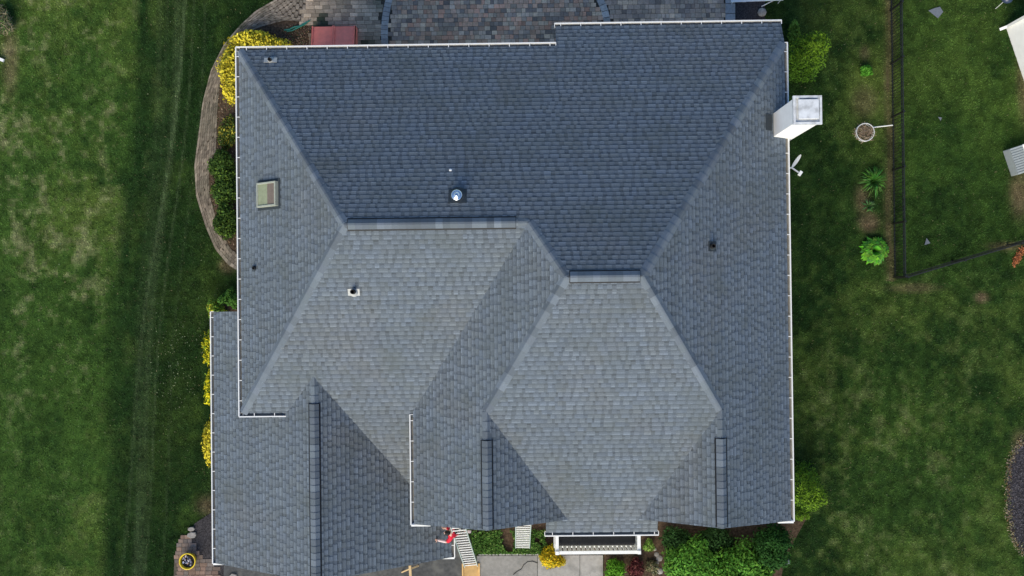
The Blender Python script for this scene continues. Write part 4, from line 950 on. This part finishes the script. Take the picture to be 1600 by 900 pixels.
# solve for a top at height 4.9 that reads at (714, 824)
lt = P(713.5, 817, 4.95)
ladder(lf, lt, .48, 'long aluminium ladder standing on a plywood sheet below the person in red')
ladder(P(816.5, 857, .03), P(818, 806, 4.7), .52, 'pale aluminium ladder standing in the bed left of the white balcony')
c = P(736, 893); mb = MB(); mb.box(c + Vector((0, 0, .045)), (.62, .62, .022), Matrix.Rotation(-.05, 3, 'Z')); t = thing('plywood_base', c, 'yellowish plywood sheet with raised frame under the ladder foot', 'plywood board'); mb.build('board', M['wood'], t)
mb = MB()
for s in (-1, 1): mb.box(c + Vector((s * .31, 0, .08)), (.05, .64, .06), None, (1.3,) * 3)
mb.box(c + Vector((0, .3, .08)), (.57, .05, .06), None, (.6,) * 3); mb.build('frame', M['wood'], t)
# sawhorse
c = P(642, 897); t = thing('sawhorse', c, 'pine sawhorse on the driveway at the bottom edge', 'sawhorse')
mb = MB(); mb.bar(P(640.5, 884, .75), P(643, 925, .75), .09, .09); mb.build('beam', M['lumber'], t)
for y, sy in ((889, -1), (918, 1)):
    for s in (-1, 1): m_ = MB(); m_.bar(P(641 + s * 1, y, .73), P(641 + s * 13, y + 5 * sy * s, .03), .04, .05); m_.build('leg', M['lumber'], t)

# person on the ladder --------------------------------------------------------
gz = lambda x: fGE(x, 0)
def gp(px, py, lift=.02):
    z = 3.2
    for _ in range(10): q = P(px, py, z); z = gz(q.x) + lift
    return q
hipc = P(716, 829, 3.5)
t = thing('person', hipc - Vector((0, 0, .5)), 'person in red shirt and black vest climbing from the ladder onto the garage roof', 'person')
def skin_mesh(name, joints, edges, m, parent, root=0, sub=2):
    me = bpy.data.meshes.new(name); b = base_of(parent); me.from_pydata([tuple(Vector(j[0]) - b) for j in joints], edges, []); o = bpy.data.objects.new(name, me); COL.objects.link(o); o.parent = parent
    md = o.modifiers.new('skin', 'SKIN'); md.use_smooth_shade = True
    if not me.skin_vertices: 
        pass
    for i, j in enumerate(joints): sv = me.skin_vertices[0].data[i]; sv.radius = (j[1], j[2] if len(j) > 2 else j[1]); sv.use_root = (i == root)
    s2 = o.modifiers.new('sub', 'SUBSURF'); s2.levels = sub; s2.render_levels = sub; me.materials.append(m); return o
def ensure_skin(me):
    if not me.skin_vertices: me.attributes.new('x', 'FLOAT', 'POINT')
chest = P(704.5, 833.5, 3.95); neck = P(702.5, 832, 4.12)
shN = P(703.5, 825.5, 4.02); shS = P(704.5, 840.5, 4.0)
elS = P(699, 846.8, 3.72); haS = gp(682, 843.5, .06); wrS = elS.lerp(haS, .9)
elN = P(696, 825, 3.78); haN = gp(690.5, 824, .06); wrN = elN.lerp(haN, .75)
kneeL = hipc + Vector((-.12, .12, -.33)); footL = hipc + Vector((.2, .14, -.34)); kneeR = hipc + Vector((-.1, -.12, -.33)); footR = hipc + Vector((.24, -.12, -.36))
headc = P(698.5, 832.5, 4.2)
J = [(hipc, .15, .13), (hipc.lerp(chest, .5), .13, .12), (chest, .15, .13), (neck, .06, .06), (headc, .05, .05),
     (shS, .07), (elS, .05), (wrS, .034), (shN, .07), (elN, .05), (wrN, .034),
     (hipc + Vector((-.09, -.02, -.05)), .095), (kneeL, .065), (footL, .045), (hipc + Vector((.1, .0, -.05)), .095), (kneeR, .065), (footR, .045)]
E_ = [(0, 1), (1, 2), (2, 3), (3, 4), (2, 5), (5, 6), (6, 7), (2, 8), (8, 9), (9, 10), (0, 11), (11, 12), (12, 13), (0, 14), (14, 15), (15, 16)]
def grow(name, J, E_, m, parent, root=0, sub=2):
    me = bpy.data.meshes.new(name); b = base_of(parent); me.from_pydata([tuple(Vector(j[0]) - b) for j in J], E_, []); o = bpy.data.objects.new(name, me); COL.objects.link(o); o.parent = parent
    md = o.modifiers.new('skin', 'SKIN'); md.use_smooth_shade = True
    bm_ = None
    if len(me.skin_vertices) == 0:
        import bmesh
        bm_ = bmesh.new(); bm_.from_mesh(me); bm_.verts.layers.skin.verify(); bm_.to_mesh(me); bm_.free()
    for i, j in enumerate(J): sv = me.skin_vertices[0].data[i]; sv.radius = (j[1], j[2] if len(j) > 2 else j[1]); sv.use_root = (i == root)
    s2 = o.modifiers.new('sub', 'SUBSURF'); s2.levels = sub; s2.render_levels = sub; me.materials.append(m); return o
body = grow('body', J, E_, M['skin'], t)
# clothes: slightly larger shells over torso and upper arms, trousers
grow('shirt', [(hipc, .165, .15), (hipc.lerp(chest, .5), .15, .14), (chest, .19, .17), (neck.lerp(chest, .25), .085), (shS, .09), (shS.lerp(elS, .95), .075), (shN, .09), (shN.lerp(elN, .6), .075)], [(0, 1), (1, 2), (2, 3), (2, 4), (4, 5), (2, 6), (6, 7)], M['shirt'], body)
grow('trousers', [(hipc + Vector((0, 0, -.03)), .175, .155), (J[11][0], .115), (kneeL, .085), (footL.lerp(kneeL, .2), .07), (J[14][0], .115), (kneeR, .085), (footR.lerp(kneeR, .2), .07)], [(0, 1), (1, 2), (2, 3), (0, 4), (4, 5), (5, 6)], M['dark_cloth'], body)
grow('sleeve', [(elS.lerp(wrS, .05), .058), (elS.lerp(wrS, .6), .05), (wrS, .042)], [(0, 1), (1, 2)], M['pale_cloth'], body)
bk = (chest + hipc) / 2 + Vector((.02, .13, .13)); mb = MB(); 
ax_ = (chest - hipc).normalized(); sdv = Vector((0, 0, 1)).cross(ax_).normalized(); upv = ax_.cross(sdv)
bp = grow('vest', [(hipc.lerp(chest, .2) + upv * .12 + Vector((0, .04, 0)), .14, .11), (hipc.lerp(chest, .7) + upv * .12 + Vector((0, .07, 0)), .15, .1), (chest + upv * .1 + Vector((-.02, .1, 0)), .12, .1)], [(0, 1), (1, 2)], M['dark_cloth'], body)
mb = MB(); mb.box(hipc.lerp(chest, .6) + upv * .235 + Vector((0, .1, 0)), (.1, .07, .02), Matrix((ax_, sdv, upv)).transposed()); mb.build('vest_badge', M['white'], body)
# head with face, cap of hair
def ellip(c, r, m, name, parent, n=20, k=12, M_=None):
    mb = MB(); vs = []; fs = []
    for i in range(k + 1):
        ph = math.pi * i / k
        for j in range(n): th = 2 * math.pi * j / n; v_ = Vector((r[0] * math.sin(ph) * math.cos(th), r[1] * math.sin(ph) * math.sin(th), r[2] * math.cos(ph))); vs.append(c + (M_ @ v_ if M_ else v_))
    for i in range(k):
        for j in range(n): fs.append((i * n + j, (i + 1) * n + j, (i + 1) * n + (j + 1) % n, i * n + (j + 1) % n))
    mb.grid(vs, fs, (1, 1, 1), True); return mb.build(name, m, parent)
ellip(headc, (.1, .078, .115), M['skin'], 'head', body)
ellip(headc + Vector((.018, 0, .02)), (.105, .088, .112), M['hair'], 'hair', body)
face = headc + Vector((-.098, 0, -.02))
ellip(face, (.022, .014, .02), M['skin'], 'nose', body, 10, 6)
for s in (-1, 1):
    ellip(headc + Vector((-.088, s * .032, .005)), (.012, .014, .009), M['white'], 'eye', body, 10, 6); ellip(headc + Vector((0, s * .08, -.02)), (.022, .01, .03), M['skin'], 'ear', body, 10, 6)
for wr, ha, nm in ((wrS, haS, 's'), (wrN, haN, 'n')):
    dvec = (ha - wr).normalized(); pal = wr + dvec * .07; sv_ = Vector((0, 0, 1)).cross(dvec).normalized()
    JJ = [(wr, .032, .024), (pal, .042, .02)]; EE = [(0, 1)]
    for k, (o_, L_) in enumerate(((-.033, .062), (-.011, .075), (.011, .07), (.033, .055))):
        b0 = len(JJ); f0 = pal + sv_ * o_ + dvec * .03; JJ += [(f0, .0105), (f0 + dvec * L_ * .55 + sv_ * o_ * .25, .0095), (f0 + dvec * L_ + sv_ * o_ * .3 - Vector((0, 0, .02)), .0085)]; EE += [(1, b0), (b0, b0 + 1), (b0 + 1, b0 + 2)]
    b0 = len(JJ); f0 = wr + dvec * .03 + sv_ * .04; JJ += [(f0, .013), (f0 + sv_ * .035 + dvec * .03, .011), (f0 + sv_ * .045 + dvec * .055, .009)]; EE += [(0, b0), (b0, b0 + 1), (b0 + 1, b0 + 2)]
    grow('hand', JJ, EE, M['skin'], body, sub=1)
for f in (footL, footR):
    mb = MB(); mb.box(f + Vector((.06, 0, -.01)), (.25, .1, .09)); mb.build('shoe', M['pale_cloth2'], body, bevel=.03)

# ------------------------------------------------------------------ grass blades
polys = [[P2(*p) for p in q] for q in (patio_poly, bed_poly, front_bed, side_bed, corner_bed, drive, steps_bed, mulch, side_pav)]
polys.append([(xW + .3, yN - .3), (xE - .3, yN - .3), (xE - .3, yfw), (xGE, yfw), (xGE, yfG - 2), (xGW + .3, yfG - 2), (xGW + .3, yg0), (xW + .3, yg0)])
polys.append([(q_.x, q_.y) for q_ in (c0, c0 + dv * 9, c0 + dv * 9 + pv * 8, c0 + pv * 8)])
N_ = 760000; rg = np.random.default_rng(99)
x = rg.uniform(-20.6, 20.6, N_); y = rg.uniform(-12, 12, N_); keep = np.ones(N_, bool)
for q in polys: keep &= ~in_poly(x, y, q)
keep &= rg.random(N_) < .35 + .9 * fbm(x, y, .35, 55, 3)
x, y = x[keep], y[keep]; n = len(x)
c = lawn_colour(x, y)
f = rg.uniform(.55, 1.75, n)[:, None]; c = c * f
m_ = rg.random(n) < .012; c[m_] = np.array([.14, .13, .07])[None] * rg.uniform(.5, 1.3, (m_.sum(), 1))
L = rg.uniform(.035, .085, n) * (.75 + .6 * fbm(x, y, .6, 66, 2)); a = rg.uniform(0, 6.283, n); wv = rg.uniform(.007, .013, n); lean = rg.uniform(.3, 1.1, n)
dx_, dy_ = np.cos(a), np.sin(a)
p0 = np.stack([x - dy_ * wv, y + dx_ * wv, np.zeros(n)], 1); p1 = np.stack([x + dy_ * wv, y - dx_ * wv, np.zeros(n)], 1)
p2 = np.stack([x + dx_ * L * np.sin(lean), y + dy_ * L * np.sin(lean), L * np.cos(lean)], 1)
V = np.stack([p0, p1, p2], 1).reshape(-1, 3); F_ = np.arange(3 * n).reshape(n, 3)
gr_o = np_mesh('grass', V, F_, c * 1.25, M['blade']); tag(gr_o, 'short mown grass of the lawns around the house', 'grass', kind='stuff')
# petals and fallen leaves
n = 370; rg = np.random.default_rng(31); px_ = np.concatenate([rg.normal(272, 22, 190), rg.uniform(0, 340, 110), rg.uniform(1245, 1600, 70)]); py_ = np.concatenate([rg.normal(560, 45, 190), rg.uniform(0, 900, 110), rg.uniform(0, 900, 70)])
cp = np.array([list(P(a_, b_, .055)) for a_, b_ in zip(px_, py_)]); keep = np.ones(n, bool)
for q in polys: keep &= ~in_poly(cp[:, 0], cp[:, 1], q)
cp = cp[keep]; n = len(cp); tone = np.array([.26, .30, .18])[None] * rg.uniform(.5, 1.2, (n, 1))
V, F_, T = leaves(cp, np.tile([0, 0, 1.], (n, 1)), .022, tone, 32); o = np_mesh('fallen_petals', V, F_, T, M['leaf']); tag(o, 'tiny pale petals and leaves scattered on the lawn', kind='stuff')
# litter along the east mulch bed and on bare soil
n = 900; e = np.array([P2(*p) for p in mulch[1:8]]); k = rg.integers(0, 6, n); tt = rg.random(n)[:, None]; q = e[k] * (1 - tt) + e[k + 1] * tt + rg.normal(0, .07, (n, 2))
cp = np.column_stack([q, rg.uniform(.03, .06, n)]); tone = np.array([[.28, .24, .12], [.2, .12, .06], [.14, .16, .08], [.33, .27, .2]])[rg.integers(0, 4, n)] * rg.uniform(.5, 1.2, (n, 1))
V, F_, T = leaves(cp, np.tile([0, 0, 1.], (n, 1)), .035, tone, 33); o = np_mesh('leaf_litter', V, F_, T, M['leaf']); tag(o, 'fallen leaves along the edge of the east mulch bed', kind='stuff')
n = 2600; bx_ = rg.uniform(1573, 1606, n); by_ = rg.uniform(690, 870, n); q = np.array([P2(a_, b_) for a_, b_ in zip(bx_, by_)]); kk = in_poly(q[:, 0], q[:, 1], pl_mulch); q = q[kk]; n = len(q)
cp = np.column_stack([q, rg.uniform(.025, .05, n)]); tone = np.array([.085, .08, .09])[None] * rg.uniform(.3, 1.8, (n, 1)); V, F_, T = leaves(cp, np.tile([0, 0, 1.], (n, 1)), .04, tone, 34, ratio=.3); o = np_mesh('mulch_chips', V, F_, T, M['leaf']); tag(o, 'dark bark chips in the east mulch bed', kind='stuff')
# bits on the west bed
n = 2400; bx_ = rg.uniform(325, 380, n); by_ = rg.uniform(80, 420, n); bx2 = rg.uniform(440, 486, 500); by2 = rg.uniform(40, 75, 500); q = np.array([P2(a_, b_) for a_, b_ in zip(np.concatenate([bx_, bx2]), np.concatenate([by_, by2]))]); kk = in_poly(q[:, 0], q[:, 1], [P2(*p) for p in bed_poly]); q = q[kk]; n = len(q)
cp = np.column_stack([q, rg.uniform(.025, .05, n)]); tone = np.array([[.2, .13, .08], [.12, .08, .05], [.26, .2, .14], [.07, .1, .04]])[rg.integers(0, 4, n)] * rg.uniform(.4, 1.3, (n, 1)); V, F_, T = leaves(cp, np.tile([0, 0, 1.], (n, 1)), .035, tone, 35); o = np_mesh('bed_litter', V, F_, T, M['leaf']); tag(o, 'brown leaf litter on the soil of the west bed', kind='stuff')
